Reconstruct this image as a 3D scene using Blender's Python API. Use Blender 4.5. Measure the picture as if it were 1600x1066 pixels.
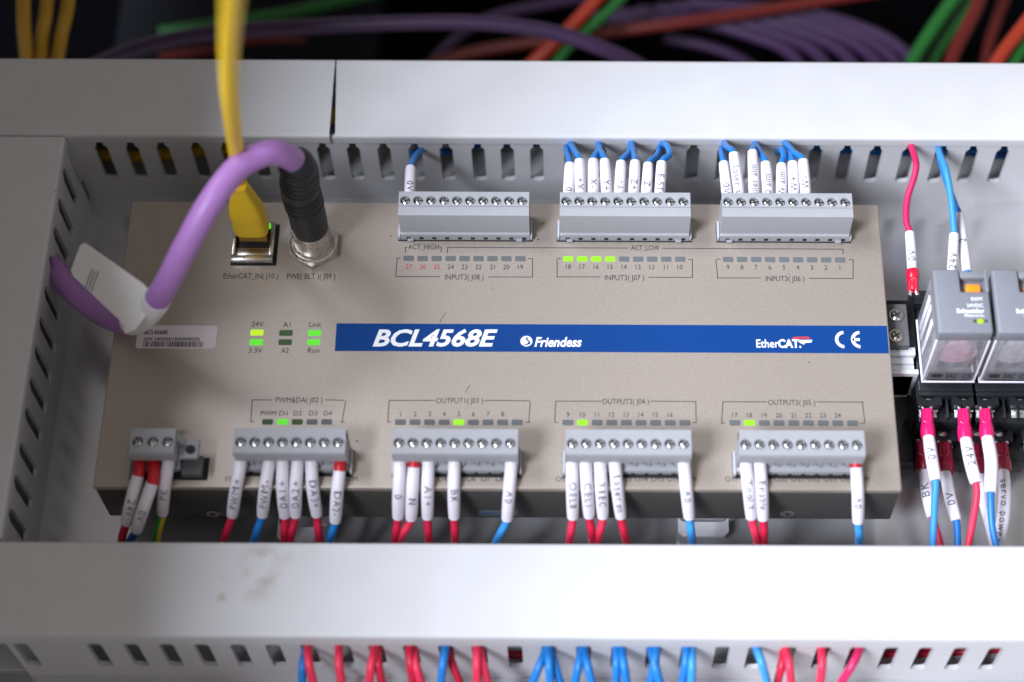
import bpy, bmesh, math, random
from mathutils import Vector, Matrix
random.seed(7)
S = 0.00138                     # one drawing unit in metres
scene = bpy.context.scene
for o in list(bpy.data.objects): bpy.data.objects.remove(o)

# ------------------------------------------------------------------ camera
F, CX, CY = 2990.0, 907.0, 533.0
TH = math.radians(28.4); ROLL = 0.0045
CAM = Vector((22.0, -253.0, 501.4))
_d = Vector((0, math.sin(TH), -math.cos(TH)))
_r0 = Vector((1, 0, 0)); _u0 = Vector((0, math.cos(TH), math.sin(TH)))
_r = _r0*math.cos(ROLL) + _u0*math.sin(ROLL)
_u = _u0*math.cos(ROLL) - _r0*math.sin(ROLL)
cd = bpy.data.cameras.new('camera'); cam = bpy.data.objects.new('camera', cd)
scene.collection.objects.link(cam); scene.camera = cam
cam.matrix_world = Matrix(((_r.x, _u.x, -_d.x, CAM.x*S), (_r.y, _u.y, -_d.y, CAM.y*S), (_r.z, _u.z, -_d.z, CAM.z*S), (0, 0, 0, 1)))
cd.sensor_width = 36; cd.lens = F/1600*36; cd.shift_x = -(CX-800)/1600
cd.clip_start = 0.01; cd.clip_end = 20
cd.dof.use_dof = True; cd.dof.focus_distance = 541*S; cd.dof.aperture_fstop = (cd.lens*0.001)/(11.5*S)
cd.dof.aperture_blades = 9

# ------------------------------------------------------------------ world and lamps
w = bpy.data.worlds.new('World'); scene.world = w; w.use_nodes = True
bg = w.node_tree.nodes['Background']; bg.inputs[0].default_value = (1.0, 0.955, 0.94, 1); bg.inputs[1].default_value = 0.38
scene.view_settings.view_transform = 'Standard'; scene.view_settings.look = 'None'
scene.view_settings.exposure = 0.0; scene.view_settings.gamma = 1.0

def lamp(name, loc, target, sx, sy, power, col):
    l = bpy.data.lights.new(name, 'AREA'); l.shape = 'RECTANGLE'; l.size = sx*S; l.size_y = sy*S
    l.energy = power; l.color = col
    o = bpy.data.objects.new(name, l); scene.collection.objects.link(o)
    o.location = Vector(loc)*S
    zz = (Vector(loc)-Vector(target)).normalized(); yy = Vector((0, 1, 0)); yy = (yy-zz*yy.dot(zz)).normalized(); xx = yy.cross(zz)
    o.rotation_euler = Matrix((xx, yy, zz)).transposed().to_euler()
    return o
lamp('window_light', (-1680, 700, 2600), (40, 0, 20), 1050, 1300, 176, (0.835, 0.88, 1.0))
lamp('workshop_light', (-1640, -1500, 2500), (40, 0, 20), 1050, 900, 392, (0.835, 0.88, 1.0))

# ------------------------------------------------------------------ pixel helpers (a ray cut with a real plane of the place)
def ray(px, py): return _d + _r*((px-CX)/F) + _u*((CY-py)/F)
def P(px, py, z):
    q = ray(px, py); t = (z-CAM.z)/q.z; return CAM + q*t
def PY(px, py, Y):
    q = ray(px, py); t = (Y-CAM.y)/q.y; return CAM + q*t
def PX(px, py, X):
    q = ray(px, py); t = (X-CAM.x)/q.x; return CAM + q*t

# ------------------------------------------------------------------ materials
def lin(c): return tuple(((x/255)/12.92 if x/255 <= .04045 else ((x/255+.055)/1.055)**2.4) for x in c)
def mat(name, col, rough=.5, metal=0, noise=0, nscale=300, bump=0, bscale=1500, emit=None, estr=1, trans=0, coat=0, ior=1.45, sss=0):
    m = bpy.data.materials.new(name); m.use_nodes = True; nt = m.node_tree; b = nt.nodes['Principled BSDF']
    b.inputs['Base Color'].default_value = (*col, 1); b.inputs['Roughness'].default_value = rough
    b.inputs['Metallic'].default_value = metal; b.inputs['IOR'].default_value = ior
    b.inputs['Transmission Weight'].default_value = trans; b.inputs['Coat Weight'].default_value = coat
    if sss:
        b.inputs['Subsurface Weight'].default_value = sss; b.inputs['Subsurface Radius'].default_value = (1, .8, .7); b.inputs['Subsurface Scale'].default_value = .0012
    if emit: b.inputs['Emission Color'].default_value = (*emit, 1); b.inputs['Emission Strength'].default_value = estr
    tc = nt.nodes.new('ShaderNodeTexCoord')
    if noise:
        n = nt.nodes.new('ShaderNodeTexNoise'); n.inputs['Scale'].default_value = nscale; n.inputs['Detail'].default_value = 5
        nt.links.new(tc.outputs['Object'], n.inputs['Vector'])
        r = nt.nodes.new('ShaderNodeMapRange'); r.inputs['To Min'].default_value = 1-noise; r.inputs['To Max'].default_value = 1+noise
        r.inputs['From Min'].default_value = .3; r.inputs['From Max'].default_value = .7
        nt.links.new(n.outputs['Fac'], r.inputs['Value'])
        mx = nt.nodes.new('ShaderNodeMix'); mx.data_type = 'RGBA'; mx.blend_type = 'MULTIPLY'; mx.inputs[0].default_value = 1
        mx.inputs[6].default_value = (*col, 1); nt.links.new(r.outputs[0], mx.inputs[7]); nt.links.new(mx.outputs[2], b.inputs['Base Color'])
        r2 = nt.nodes.new('ShaderNodeMapRange'); r2.inputs['To Min'].default_value = max(0, rough-.08); r2.inputs['To Max'].default_value = rough+.08
        nt.links.new(n.outputs['Fac'], r2.inputs['Value']); nt.links.new(r2.outputs[0], b.inputs['Roughness'])
    if bump:
        n2 = nt.nodes.new('ShaderNodeTexNoise'); n2.inputs['Scale'].default_value = bscale; n2.inputs['Detail'].default_value = 3
        nt.links.new(tc.outputs['Object'], n2.inputs['Vector'])
        bp = nt.nodes.new('ShaderNodeBump'); bp.inputs['Strength'].default_value = bump; bp.inputs['Distance'].default_value = .0002
        nt.links.new(n2.outputs['Fac'], bp.inputs['Height']); nt.links.new(bp.outputs[0], b.inputs['Normal'])
    return m
def specks(m, density_scale, thresh, col, rad=.5):
    """small scattered marks (dust, grime) mixed into the base colour of a material"""
    nt = m.node_tree; b = nt.nodes['Principled BSDF']; tc = nt.nodes.new('ShaderNodeTexCoord')
    v = nt.nodes.new('ShaderNodeTexVoronoi'); v.inputs['Scale'].default_value = density_scale; v.inputs['Randomness'].default_value = 1
    nt.links.new(tc.outputs['Object'], v.inputs['Vector'])
    n = nt.nodes.new('ShaderNodeTexNoise'); n.inputs['Scale'].default_value = density_scale*.35
    nt.links.new(tc.outputs['Object'], n.inputs['Vector'])
    a = nt.nodes.new('ShaderNodeMapRange'); a.inputs['From Min'].default_value = rad*.5; a.inputs['From Max'].default_value = rad*.3
    nt.links.new(v.outputs['Distance'], a.inputs['Value'])
    c = nt.nodes.new('ShaderNodeMapRange'); c.inputs['From Min'].default_value = thresh; c.inputs['From Max'].default_value = thresh+.03
    sep = nt.nodes.new('ShaderNodeSeparateColor'); nt.links.new(v.outputs['Color'], sep.inputs[0])
    nt.links.new(sep.outputs[0], c.inputs['Value'])
    mu = nt.nodes.new('ShaderNodeMath'); mu.operation = 'MULTIPLY'; nt.links.new(a.outputs[0], mu.inputs[0]); nt.links.new(c.outputs[0], mu.inputs[1])
    mx = nt.nodes.new('ShaderNodeMix'); mx.data_type = 'RGBA'; nt.links.new(mu.outputs[0], mx.inputs[0])
    old = b.inputs['Base Color'].links
    if old: nt.links.new(old[0].from_socket, mx.inputs[6])
    else: mx.inputs[6].default_value = b.inputs['Base Color'].default_value
    mx.inputs[7].default_value = (*col, 1); nt.links.new(mx.outputs[2], b.inputs['Base Color'])
    return m
M = {}
M['duct'] = specks(mat('duct_plastic', (.545, .545, .555), .47, noise=.03, nscale=40, bump=.05, bscale=500), 90, .93, (.25, .22, .2), .12)
M['duct_in'] = M['duct']
M['plate'] = specks(mat('champagne_paint', (.375, .325, .278), .38, metal=.32, noise=.06, nscale=1100, bump=.12, bscale=1500), 170, .94, (.06, .05, .045), .13)
M['box'] = mat('housing_paint', (.075, .073, .066), .45, metal=.2, noise=.06, nscale=900, bump=.1, bscale=1500)
M['zinc'] = specks(mat('zinc_panel', (.62, .62, .63), .20, metal=.60, noise=.06, nscale=35, bump=.02, bscale=200), 120, .92, (.1, .09, .08), .2)
M['rail'] = mat('rail_steel', (.78, .79, .82), .35, metal=.2, noise=.05, nscale=300)
M['plug'] = mat('grey_plug_plastic', (.315, .32, .338), .43, noise=.02, nscale=300)
M['plugdark'] = mat('plug_recess_plastic', (.30, .31, .34), .45)
M['header'] = mat('header_plastic', (.42, .43, .47), .5)
M['header_dark'] = mat('dark_header_plastic', (.10, .10, .105), .5)
M['black'] = mat('black_gap', (.012, .012, .013), .6)
M['chrome'] = mat('nickel', (.60, .56, .52), .25, metal=1, noise=.08, nscale=500)
M['jack'] = mat('jack_shell', (.55, .53, .50), .25, metal=1)
M['screw'] = mat('plated_screw', (.80, .83, .81), .36, metal=1, noise=.15, nscale=700)
M['led_on'] = mat('lit_led', (.08, .2, .01), .4, emit=(.30, .80, .008), estr=.95)
M['led_yel'] = mat('lit_led_yellow', (.1, .12, .01), .4, emit=(.50, .80, .02), estr=.95)
M['led_grn'] = mat('lit_led_green', (.03, .15, .01), .4, emit=(.12, .80, .03), estr=.85)
M['led_off'] = mat('dark_led', (.11, .12, .125), .35, coat=.2)
M['led_dim'] = mat('dim_led', (.045, .09, .03), .35)
M['ink'] = mat('black_ink', (.03, .028, .03), .6)
M['sleeve_ink'] = mat('faded_sleeve_ink', (.10, .10, .13), .6)
M['red_ink'] = mat('red_ink', (.42, .03, .05), .6)
M['white_ink'] = mat('white_ink', (.78, .79, .82), .5)
M['blue'] = mat('blue_film', (.0015, .040, .185), .55)
M['blue'].node_tree.nodes['Principled BSDF'].inputs['Specular IOR Level'].default_value = .2
M['paper'] = mat('sticker_paper', (.62, .56, .58), .5)
M['tag'] = mat('tag_vinyl', (.74, .73, .72), .45, sss=0)
M['sleeve'] = mat('sleeve_pvc', (.74, .71, .77), .42, noise=.015, nscale=300)
M['wred'] = mat('red_insulation', (.56, .012, .05), .38)
M['wred2'] = mat('bright_red_insulation', (.72, .03, .08), .38)
M['wpink'] = mat('magenta_insulation', (.58, .015, .10), .36)
M['wblue'] = mat('blue_insulation', (.012, .18, .54), .38)
M['wlblue'] = mat('light_blue_insulation', (.04, .27, .64), .36)
M['wdblue'] = mat('dark_blue_insulation', (.012, .07, .28), .4)
M['ferrule'] = mat('red_ferrule', (.55, .008, .02), .42)
M['lug'] = mat('magenta_lug_plastic', (.66, .01, .13), .28, coat=.4)
M['lugred'] = mat('red_lug_plastic', (.62, .01, .04), .28, coat=.4)
M['lugdark'] = mat('crimson_lug_plastic', (.28, .006, .035), .3, coat=.3)
M['yellow'] = mat('yellow_jacket', (.80, .52, .018), .45, noise=.02, nscale=200)
M['purple'] = mat('purple_jacket', (.37, .175, .46), .42, noise=.02, nscale=200)
M['bpurple'] = mat('shaded_purple_jacket', (.040, .016, .058), .5)  # purple, red and green cavity jackets: shade of the cavity darkened into the colour
M['bred'] = mat('shaded_red_jacket', (.11, .007, .004), .5)
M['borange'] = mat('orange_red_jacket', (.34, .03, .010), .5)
M['bgreen'] = mat('shaded_green_jacket', (.009, .11, .014), .5)
M['rubber'] = mat('black_rubber', (.008, .009, .011), .45, bump=.1, bscale=800)
M['relaygrey'] = mat('relay_cap_grey', (.20, .21, .235), .45, noise=.02, nscale=500)
M['clampgrey'] = mat('clamp_grey', (.10, .10, .105), .5, noise=.04, nscale=400)
M['socket'] = mat('black_socket_plastic', (.013, .014, .017), .30, noise=.1, nscale=500)
M['clear'] = None
M['coil'] = mat('coil_wrap', (.38, .20, .25), .45, noise=.3, nscale=500)
M['contact'] = mat('relay_frame_plastic', (.15, .145, .145), .4, noise=.35, nscale=400)
M['orange'] = mat('orange_flag', (.9, .22, .01), .4, emit=(1, .25, .01), estr=.35)  # faint emission added to brighten the flag, which is no lamp
M['dark'] = mat('shaded_cabinet_depth', (.002, .002, .0025), .9)  # near black stands in for the shade deep in the cabinet
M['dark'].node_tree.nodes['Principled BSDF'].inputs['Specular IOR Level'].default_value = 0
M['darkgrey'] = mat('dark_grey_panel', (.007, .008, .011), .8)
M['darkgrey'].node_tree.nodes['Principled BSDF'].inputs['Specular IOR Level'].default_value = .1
M['wall'] = mat('cabinet_paint', (.45, .43, .41), .5, noise=.03, nscale=50)

def gypair(name):
    m = mat(name, (.02, .3, .03), .42); nt = m.node_tree; b = nt.nodes['Principled BSDF']
    uv = nt.nodes.new('ShaderNodeUVMap'); sp = nt.nodes.new('ShaderNodeSeparateXYZ'); nt.links.new(uv.outputs[0], sp.inputs[0])
    g = nt.nodes.new('ShaderNodeMath'); g.operation = 'GREATER_THAN'; g.inputs[1].default_value = .72
    nt.links.new(sp.outputs[0], g.inputs[0])
    mx = nt.nodes.new('ShaderNodeMix'); mx.data_type = 'RGBA'; mx.inputs[6].default_value = (.03, .30, .04, 1); mx.inputs[7].default_value = (.62, .42, .02, 1)
    nt.links.new(g.outputs[0], mx.inputs[0]); nt.links.new(mx.outputs[2], b.inputs['Base Color']); return m
M['gy'] = gypair('green_yellow_insulation')

def clearmat():
    m = bpy.data.materials.new('clear_relay_plastic'); m.use_nodes = True; nt = m.node_tree; nt.nodes.remove(nt.nodes['Principled BSDF'])
    out = nt.nodes['Material Output']
    t = nt.nodes.new('ShaderNodeBsdfTransparent'); t.inputs[0].default_value = (.93, .93, .96, 1)
    p = nt.nodes.new('ShaderNodeBsdfPrincipled'); p.inputs['Base Color'].default_value = (.78, .78, .82, 1); p.inputs['Roughness'].default_value = .22
    n = nt.nodes.new('ShaderNodeTexNoise'); n.inputs['Scale'].default_value = 250; tc = nt.nodes.new('ShaderNodeTexCoord'); nt.links.new(tc.outputs['Object'], n.inputs[0])
    r = nt.nodes.new('ShaderNodeMapRange'); r.inputs['To Min'].default_value = .13; r.inputs['To Max'].default_value = .38
    nt.links.new(n.outputs['Fac'], r.inputs['Value'])
    x = nt.nodes.new('ShaderNodeMixShader'); nt.links.new(r.outputs[0], x.inputs[0]); nt.links.new(t.outputs[0], x.inputs[1]); nt.links.new(p.outputs[0], x.inputs[2])
    nt.links.new(x.outputs[0], out.inputs[0]); return m
M['clear'] = clearmat()

# grease stains of their own shape on the lower cover
def stained(name, base, spots):
    m = base.copy(); m.name = name; nt = m.node_tree; b = nt.nodes['Principled BSDF']
    tc = nt.nodes.new('ShaderNodeNewGeometry'); acc = None
    nz = nt.nodes.new('ShaderNodeTexNoise'); nz.inputs['Scale'].default_value = 130; nz.inputs['Detail'].default_value = 5
    nt.links.new(tc.outputs['Position'], nz.inputs['Vector'])
    for (x, y, z, rx, ry, st) in spots:
        mp = nt.nodes.new('ShaderNodeVectorMath'); mp.operation = 'SUBTRACT'; mp.inputs[1].default_value = (x*S, y*S, z*S)
        nt.links.new(tc.outputs['Position'], mp.inputs[0])
        sc = nt.nodes.new('ShaderNodeVectorMath'); sc.operation = 'MULTIPLY'; sc.inputs[1].default_value = (1/(rx*S), 1/(ry*S), 0)
        nt.links.new(mp.outputs[0], sc.inputs[0])
        ln = nt.nodes.new('ShaderNodeVectorMath'); ln.operation = 'LENGTH'; nt.links.new(sc.outputs[0], ln.inputs[0])
        mr = nt.nodes.new('ShaderNodeMapRange'); mr.interpolation_type = 'SMOOTHSTEP'; mr.inputs['From Min'].default_value = 1; mr.inputs['From Max'].default_value = 0
        mr.inputs['To Max'].default_value = st; nt.links.new(ln.outputs['Value'], mr.inputs['Value'])
        if acc is None: acc = mr.outputs[0]
        else:
            ad = nt.nodes.new('ShaderNodeMath'); ad.operation = 'ADD'; nt.links.new(acc, ad.inputs[0]); nt.links.new(mr.outputs[0], ad.inputs[1]); acc = ad.outputs[0]
    nr = nt.nodes.new('ShaderNodeMapRange'); nr.inputs['From Min'].default_value = .42; nr.inputs['From Max'].default_value = .62; nt.links.new(nz.outputs['Fac'], nr.inputs['Value'])
    mu = nt.nodes.new('ShaderNodeMath'); mu.operation = 'MULTIPLY'; mu.use_clamp = True; nt.links.new(acc, mu.inputs[0]); nt.links.new(nr.outputs[0], mu.inputs[1])
    mx = nt.nodes.new('ShaderNodeMix'); mx.data_type = 'RGBA'; nt.links.new(mu.outputs[0], mx.inputs[0])
    nt.links.new(b.inputs['Base Color'].links[0].from_socket, mx.inputs[6]); mx.inputs[7].default_value = (.26, .19, .10, 1)
    nt.links.new(mx.outputs[2], b.inputs['Base Color']); return m

# ------------------------------------------------------------------ mesh helpers
ORG = {}
def place(o, parent, org):
    ORG[o.name] = Vector(org); scene.collection.objects.link(o)
    if parent is not None: o.parent = parent; o.location = (Vector(org)-ORG[parent.name])*S
    else: o.location = Vector(org)*S
def tag(o, label, cat=None, group=None):
    if label: o['label'] = label
    if cat: o['category'] = cat
    if group: o['group'] = group
    return o
def empty(name, org, label, cat, group=None):
    o = bpy.data.objects.new(name, None); o.empty_display_size = .01; place(o, None, org); return tag(o, label, cat, group)

class MB:
    def __init__(s): s.v = []; s.f = []; s.uv = {}; s.mi = []
    def add(s, vs, fs, m=0):
        b = len(s.v); s.v += [Vector(x) for x in vs]
        for f in fs: s.f.append(tuple(b+i for i in f)); s.mi.append(m)
    def box(s, x0, x1, y0, y1, z0, z1, r=0, seg=2, m=0, rot=None):
        bm = bmesh.new(); bmesh.ops.create_cube(bm, size=1)
        bmesh.ops.scale(bm, vec=(x1-x0, y1-y0, z1-z0), verts=bm.verts)
        if r > 0: bmesh.ops.bevel(bm, geom=list(bm.edges), offset=r, segments=seg, affect='EDGES', profile=.5)
        c = Vector(((x0+x1)/2, (y0+y1)/2, (z0+z1)/2))
        vs = [(rot @ v.co if rot else v.co)+c for v in bm.verts]
        bm.verts.index_update(); s.add(vs, [[v.index for v in f.verts] for f in bm.faces], m); bm.free()
    def prism(s, poly, a, b, axis='z', m=0):
        """poly: 2D points; extruded from a to b along axis. x: poly=(y,z); y: (x,z); z: (x,y)"""
        def mk(p, h):
            return (h, p[0], p[1]) if axis == 'x' else ((p[0], h, p[1]) if axis == 'y' else (p[0], p[1], h))
        n = len(poly); vs = [mk(p, a) for p in poly]+[mk(p, b) for p in poly]
        fs = [tuple(range(n-1, -1, -1)), tuple(range(n, 2*n))]+[(i, (i+1) % n, n+(i+1) % n, n+i) for i in range(n)]
        s.add(vs, fs, m)
    def cap_l(s, P8, z0, z1, r, m=0):
        """L shaped block with softened edges, from eight plan points"""
        bm = bmesh.new(); lo = [bm.verts.new((x, y, z0)) for x, y in P8]; hi = [bm.verts.new((x, y, z1)) for x, y in P8]
        for q in ((0, 1, 4, 5), (1, 2, 3, 4), (5, 4, 6, 7)): bm.faces.new([hi[i] for i in q]); bm.faces.new([lo[i] for i in q][::-1])
        for a, b in ((0, 1), (1, 2), (2, 3), (3, 4), (4, 6), (6, 7), (7, 5), (5, 0)): bm.faces.new((lo[a], lo[b], hi[b], hi[a]))
        bmesh.ops.recalc_face_normals(bm, faces=bm.faces)
        bmesh.ops.bevel(bm, geom=[e for e in bm.edges if e.calc_face_angle(0) > .1], offset=r, segments=3, affect='EDGES', profile=.5)
        bm.verts.index_update(); s.add([v.co.copy() for v in bm.verts], [[v.index for v in f.verts] for f in bm.faces], m); bm.free()
    def tube(s, pts, rad, seg=12, cap=True, m=0, ref=None):
        pts = [Vector(p) for p in pts]; n = len(pts)
        if not hasattr(rad, '__len__'): rad = [rad]*n
        T = [(pts[min(i+1, n-1)]-pts[max(i-1, 0)]).normalized() for i in range(n)]
        a = ref if ref is not None else CAM-pts[0]
        N = (a-T[0]*a.dot(T[0])).normalized(); b = len(s.v)
        for i in range(n):
            N = (N-T[i]*N.dot(T[i])).normalized(); B = T[i].cross(N)
            for k in range(seg):
                an = 2*math.pi*k/seg; s.v.append(pts[i]+(N*math.cos(an)+B*math.sin(an))*rad[i])
        for i in range(n-1):
            for k in range(seg):
                f = (b+i*seg+k, b+i*seg+(k+1) % seg, b+(i+1)*seg+(k+1) % seg, b+(i+1)*seg+k)
                s.uv[len(s.f)] = [(k/seg, i/n), ((k+1)/seg, i/n), ((k+1)/seg, (i+1)/n), (k/seg, (i+1)/n)]
                s.f.append(f); s.mi.append(m)
        if cap:
            s.f.append(tuple(b+k for k in range(seg-1, -1, -1))); s.mi.append(m)
            s.f.append(tuple(b+(n-1)*seg+k for k in range(seg))); s.mi.append(m)
    def cyl(s, c, ax, r, h, seg=20, m=0, r2=None):
        c = Vector(c); ax = Vector(ax).normalized(); s.tube([c, c+ax*h], [r, r if r2 is None else r2], seg, True, m, ref=Vector((.3, 1, .2)))
    def build(s, name, mats, parent=None, org=None, smooth=True, ang=35):
        if org is None:
            if parent is not None: org = ORG[parent.name]
            else:
                xs = [v.x for v in s.v]; ys = [v.y for v in s.v]; zs = [v.z for v in s.v]
                org = ((min(xs)+max(xs))/2, (min(ys)+max(ys))/2, min(zs))
        org = Vector(org); me = bpy.data.meshes.new(name)
        me.from_pydata([(v-org)*S for v in s.v], [], s.f)
        if not isinstance(mats, (list, tuple)): mats = [mats]
        for m in mats: me.materials.append(m)
        for i, p in enumerate(me.polygons): p.material_index = s.mi[i]
        if s.uv:
            ul = me.uv_layers.new(name='UVMap')
            for fi, uvs in s.uv.items():
                for k, li in enumerate(me.polygons[fi].loop_indices): ul.data[li].uv = uvs[k]
        bm = bmesh.new(); bm.from_mesh(me); bmesh.ops.recalc_face_normals(bm, faces=bm.faces); bm.to_mesh(me); bm.free()
        if smooth:
            for p in me.polygons: p.use_smooth = True
            me.set_sharp_from_angle(angle=math.radians(ang))
        me.update(); o = bpy.data.objects.new(name, me); place(o, parent, org); return o
def inst(src, name, parent, org, label=None):
    """another copy of a piece (mesh shared) at org"""
    o = bpy.data.objects.new(name, src.data); place(o, parent, org)
    if label: o['label'] = label
    return o
def spline(pts, sub=8):
    pts = [Vector(p) for p in pts]
    if len(pts) == 2: return [pts[0].lerp(pts[1], i/sub) for i in range(sub+1)]
    q = [pts[0]*2-pts[1]]+pts+[pts[-1]*2-pts[-2]]; out = []
    for i in range(1, len(q)-2):
        for k in range(sub):
            t = k/sub; a, b, c, d = q[i-1], q[i], q[i+1], q[i+2]
            out.append(.5*((2*b)+(c-a)*t+(2*a-5*b+4*c-d)*t*t+(3*b-a-3*c+d)*t**3))
    out.append(pts[-1]); return out

# ------------------------------------------------------------------ lettering
_tc = {}
def glyphs(text, bold=0.0, shear=0.0, ls=1.0):
    key = (text, bold, shear, ls)
    if key in _tc: return _tc[key]
    c = bpy.data.curves.new('t', 'FONT'); c.body = text; c.size = 1; c.offset = bold; c.shear = shear; c.resolution_u = 3; c.space_character = ls
    o = bpy.data.objects.new('t', c); me = bpy.data.meshes.new_from_object(o)
    vs = [(v.co.x, v.co.y) for v in me.vertices]; fs = [tuple(p.vertices) for p in me.polygons]
    bpy.data.objects.remove(o); bpy.data.curves.remove(c); bpy.data.meshes.remove(me)
    _tc[key] = (vs, fs); return vs, fs
CAP = max(v[1] for v in glyphs('H')[0])
def text_on_plate(mb, text, x0, x1, yb, hpx, z, bold=0.0, shear=0.0, m=0):
    vs, fs = glyphs(text, bold, shear); a = min(v[0] for v in vs); b = max(v[0] for v in vs)
    p0 = P(x0, yb, z); p1 = P(x1, yb, z); H = (P((x0+x1)/2, yb-hpx, z)-P((x0+x1)/2, yb, z)).length
    ex = (p1-p0)
    out = []
    for v in vs:
        q = p0+ex*((v[0]-a)/(b-a)); out.append((q.x, q.y+v[1]/CAP*H, z))
    mb.add(out, fs, m)
def line_on_plate(mb, pts, wpx, z):
    q = [P(x, y, z) for x, y in pts]; w_ = wpx/5.7/2
    for a, b in zip(q, q[1:]):
        if abs(a.x-b.x) > abs(a.y-b.y): mb.add([(min(a.x, b.x)-w_, a.y-w_, z), (max(a.x, b.x)+w_, b.y-w_, z), (max(a.x, b.x)+w_, b.y+w_, z), (min(a.x, b.x)-w_, a.y+w_, z)], [(0, 1, 2, 3)])
        else: mb.add([(a.x-w_, min(a.y, b.y)+w_, z), (a.x+w_, min(a.y, b.y)+w_, z), (b.x+w_, max(a.y, b.y)-w_, z), (b.x-w_, max(a.y, b.y)-w_, z)], [(0, 1, 2, 3)])

def text_on_tube(pts, rad, text, pos, direction, height, parent, off=0.0, ls=1.0):
    """pts: centreline; letters printed round the sleeve; direction 1 reads along pts, -1 against; pos 0..1 centre of the text"""
    vs, fs = glyphs(text, 0, 0, ls); a = min(v[0] for v in vs); b = max(v[0] for v in vs); k = height/CAP
    bm = bmesh.new(); bv = [bm.verts.new(((v[0]-(a+b)/2)*k, (v[1]-CAP/2)*k, 0)) for v in vs]
    for f in fs:
        try: bm.faces.new([bv[i] for i in f])
        except ValueError: pass
    for yy in (-.4, -.28, -.14, 0, .14, .28, .4):
        bmesh.ops.bisect_plane(bm, geom=list(bm.verts)+list(bm.edges)+list(bm.faces), plane_co=(0, yy*height, 0), plane_no=(0, 1, 0))
    L = [0]
    for p, q in zip(pts, pts[1:]): L.append(L[-1]+(q-p).length)
    def at(s_):
        s_ = max(0, min(L[-1]-1e-6, s_)); i = 0
        while i < len(L)-2 and L[i+1] < s_: i += 1
        t = (s_-L[i])/(L[i+1]-L[i]); p = pts[i].lerp(pts[i+1], t); T = (pts[i+1]-pts[i]).normalized(); rr = rad[i]*(1-t)+rad[i+1]*t
        return p, T, rr
    mb = MB(); out = []; bm.verts.index_update()
    for v in bm.verts:
        p, T, rr = at(pos*L[-1]+direction*v.co.x)
        V = (CAM-p); N = (V-T*V.dot(T)).normalized()
        up = N.cross(T*direction).normalized()      # up of the letters, seen from outside
        an = (v.co.y+off)/rr
        out.append(p+(N*math.cos(an)+up*math.sin(an))*(rr+.11))
    mb.add(out, [[v.index for v in f.verts] for f in bm.faces]); bm.free()
    return mb.build('lettering', M['sleeve_ink'], parent, smooth=False)

# ------------------------------------------------------------------ the panel and the cabinet
ZC = 35.0            # height of the duct covers
def structure(o): o['kind'] = 'structure'; return o
mb = MB(); mb.box(-260, 260, -330, 72, -3, 0, 0); panel = structure(mb.build('mounting_panel', M['zinc']))
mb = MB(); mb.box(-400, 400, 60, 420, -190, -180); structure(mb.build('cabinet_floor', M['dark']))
xa = P(145, 45, -60).x
mb = MB()
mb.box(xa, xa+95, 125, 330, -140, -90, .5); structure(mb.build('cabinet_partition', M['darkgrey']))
mb = MB(); mb.box(-400, -190, 140, 420, 236, 240); mb.box(-189.9, 400, 140, 420, 236, 240); structure(mb.build('added_shade_flange', M['wall']))  # unseen flange, added to keep lamp light off the cavity cables
mb = MB(); mb.box(-196, -190, -620, 420, 0, 282, 1); structure(mb.build('cabinet_wall', M['wall']))

# ------------------------------------------------------------------ wiring ducts
U_CX = [155, 203, 251, 305, 352, 401, 449, 503, 550, 598, 646.8, 695.6, 745.8, 791.7, 838, 891.7, 938, 986, 1033, 1084.5, 1133, 1179, 1228, 1277.7, 1325.7, 1372.6, 1424, 1476, 1523.5, 1572]
L_CX = [90, 147.3, 204.5, 259.8, 315, 371, 426, 481, 535, 587, 641, 696, 748, 804, 857.5, 912, 967, 1022, 1076.5, 1130, 1182, 1234, 1289, 1342, 1396, 1450, 1505, 1560]
YU, YL = 68.0, -86.0       # outer faces of the slotted walls
def wallz(py, Y): return PY(907, py, Y).z
uz = [PY(907, 222, YU).z]
SL = dict(neck=1.0, body=1.98, z0=10.6, zsh=27.2, znk=28.9)
def slotted_wall(name, parent, cs, lo, hi, plane, top, t, along='x', label=None, z0=SL['z0'], zs=None):
    """comb wall: solid foot, fingers between slots. along x: wall face at y=plane, thickness to plane+t"""
    mb = MB(); cs = sorted(cs); n, b_ = SL['neck'], SL['body']; zsh, znk = zs or (SL['zsh'], SL['znk'])
    def pr(poly): mb.prism(poly, plane, plane+t, 'y' if along == 'x' else 'x')
    edges = []
    for i in range(len(cs)+1):
        l = cs[i-1] if i else None; r = cs[i] if i < len(cs) else None
        poly = []
        # bottom edge: follow half of the rounded slot bottoms; finger spans slot centre to slot centre
        A = lo if l is None else l; B = hi if r is None else r
        poly.append((A, 0)); poly.append((B, 0))
        if r is not None:
            for k in range(0, 7):
                a = math.pi/2*k/6; poly.append((r-b_*math.sin(a), z0+b_*.55-b_*.55*math.cos(a)))
            poly += [(r-b_, zsh), (r-n, znk), (r-n, top)]
        else: poly.append((B, top))
        if l is not None:
            poly += [(l+n, top), (l+n, znk), (l+b_, zsh)]
            for k in range(6, -1, -1):
                a = math.pi/2*k/6; poly.append((l+b_*math.sin(a), z0+b_*.55-b_*.55*math.cos(a)))
        else: poly.append((A, top))
        # split into foot (up to z0) and finger to avoid coincident inner faces
        pr(poly)
    o = mb.build(name, M['duct'], parent, smooth=False)
    if label: o['label'] = label
    return o
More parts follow.
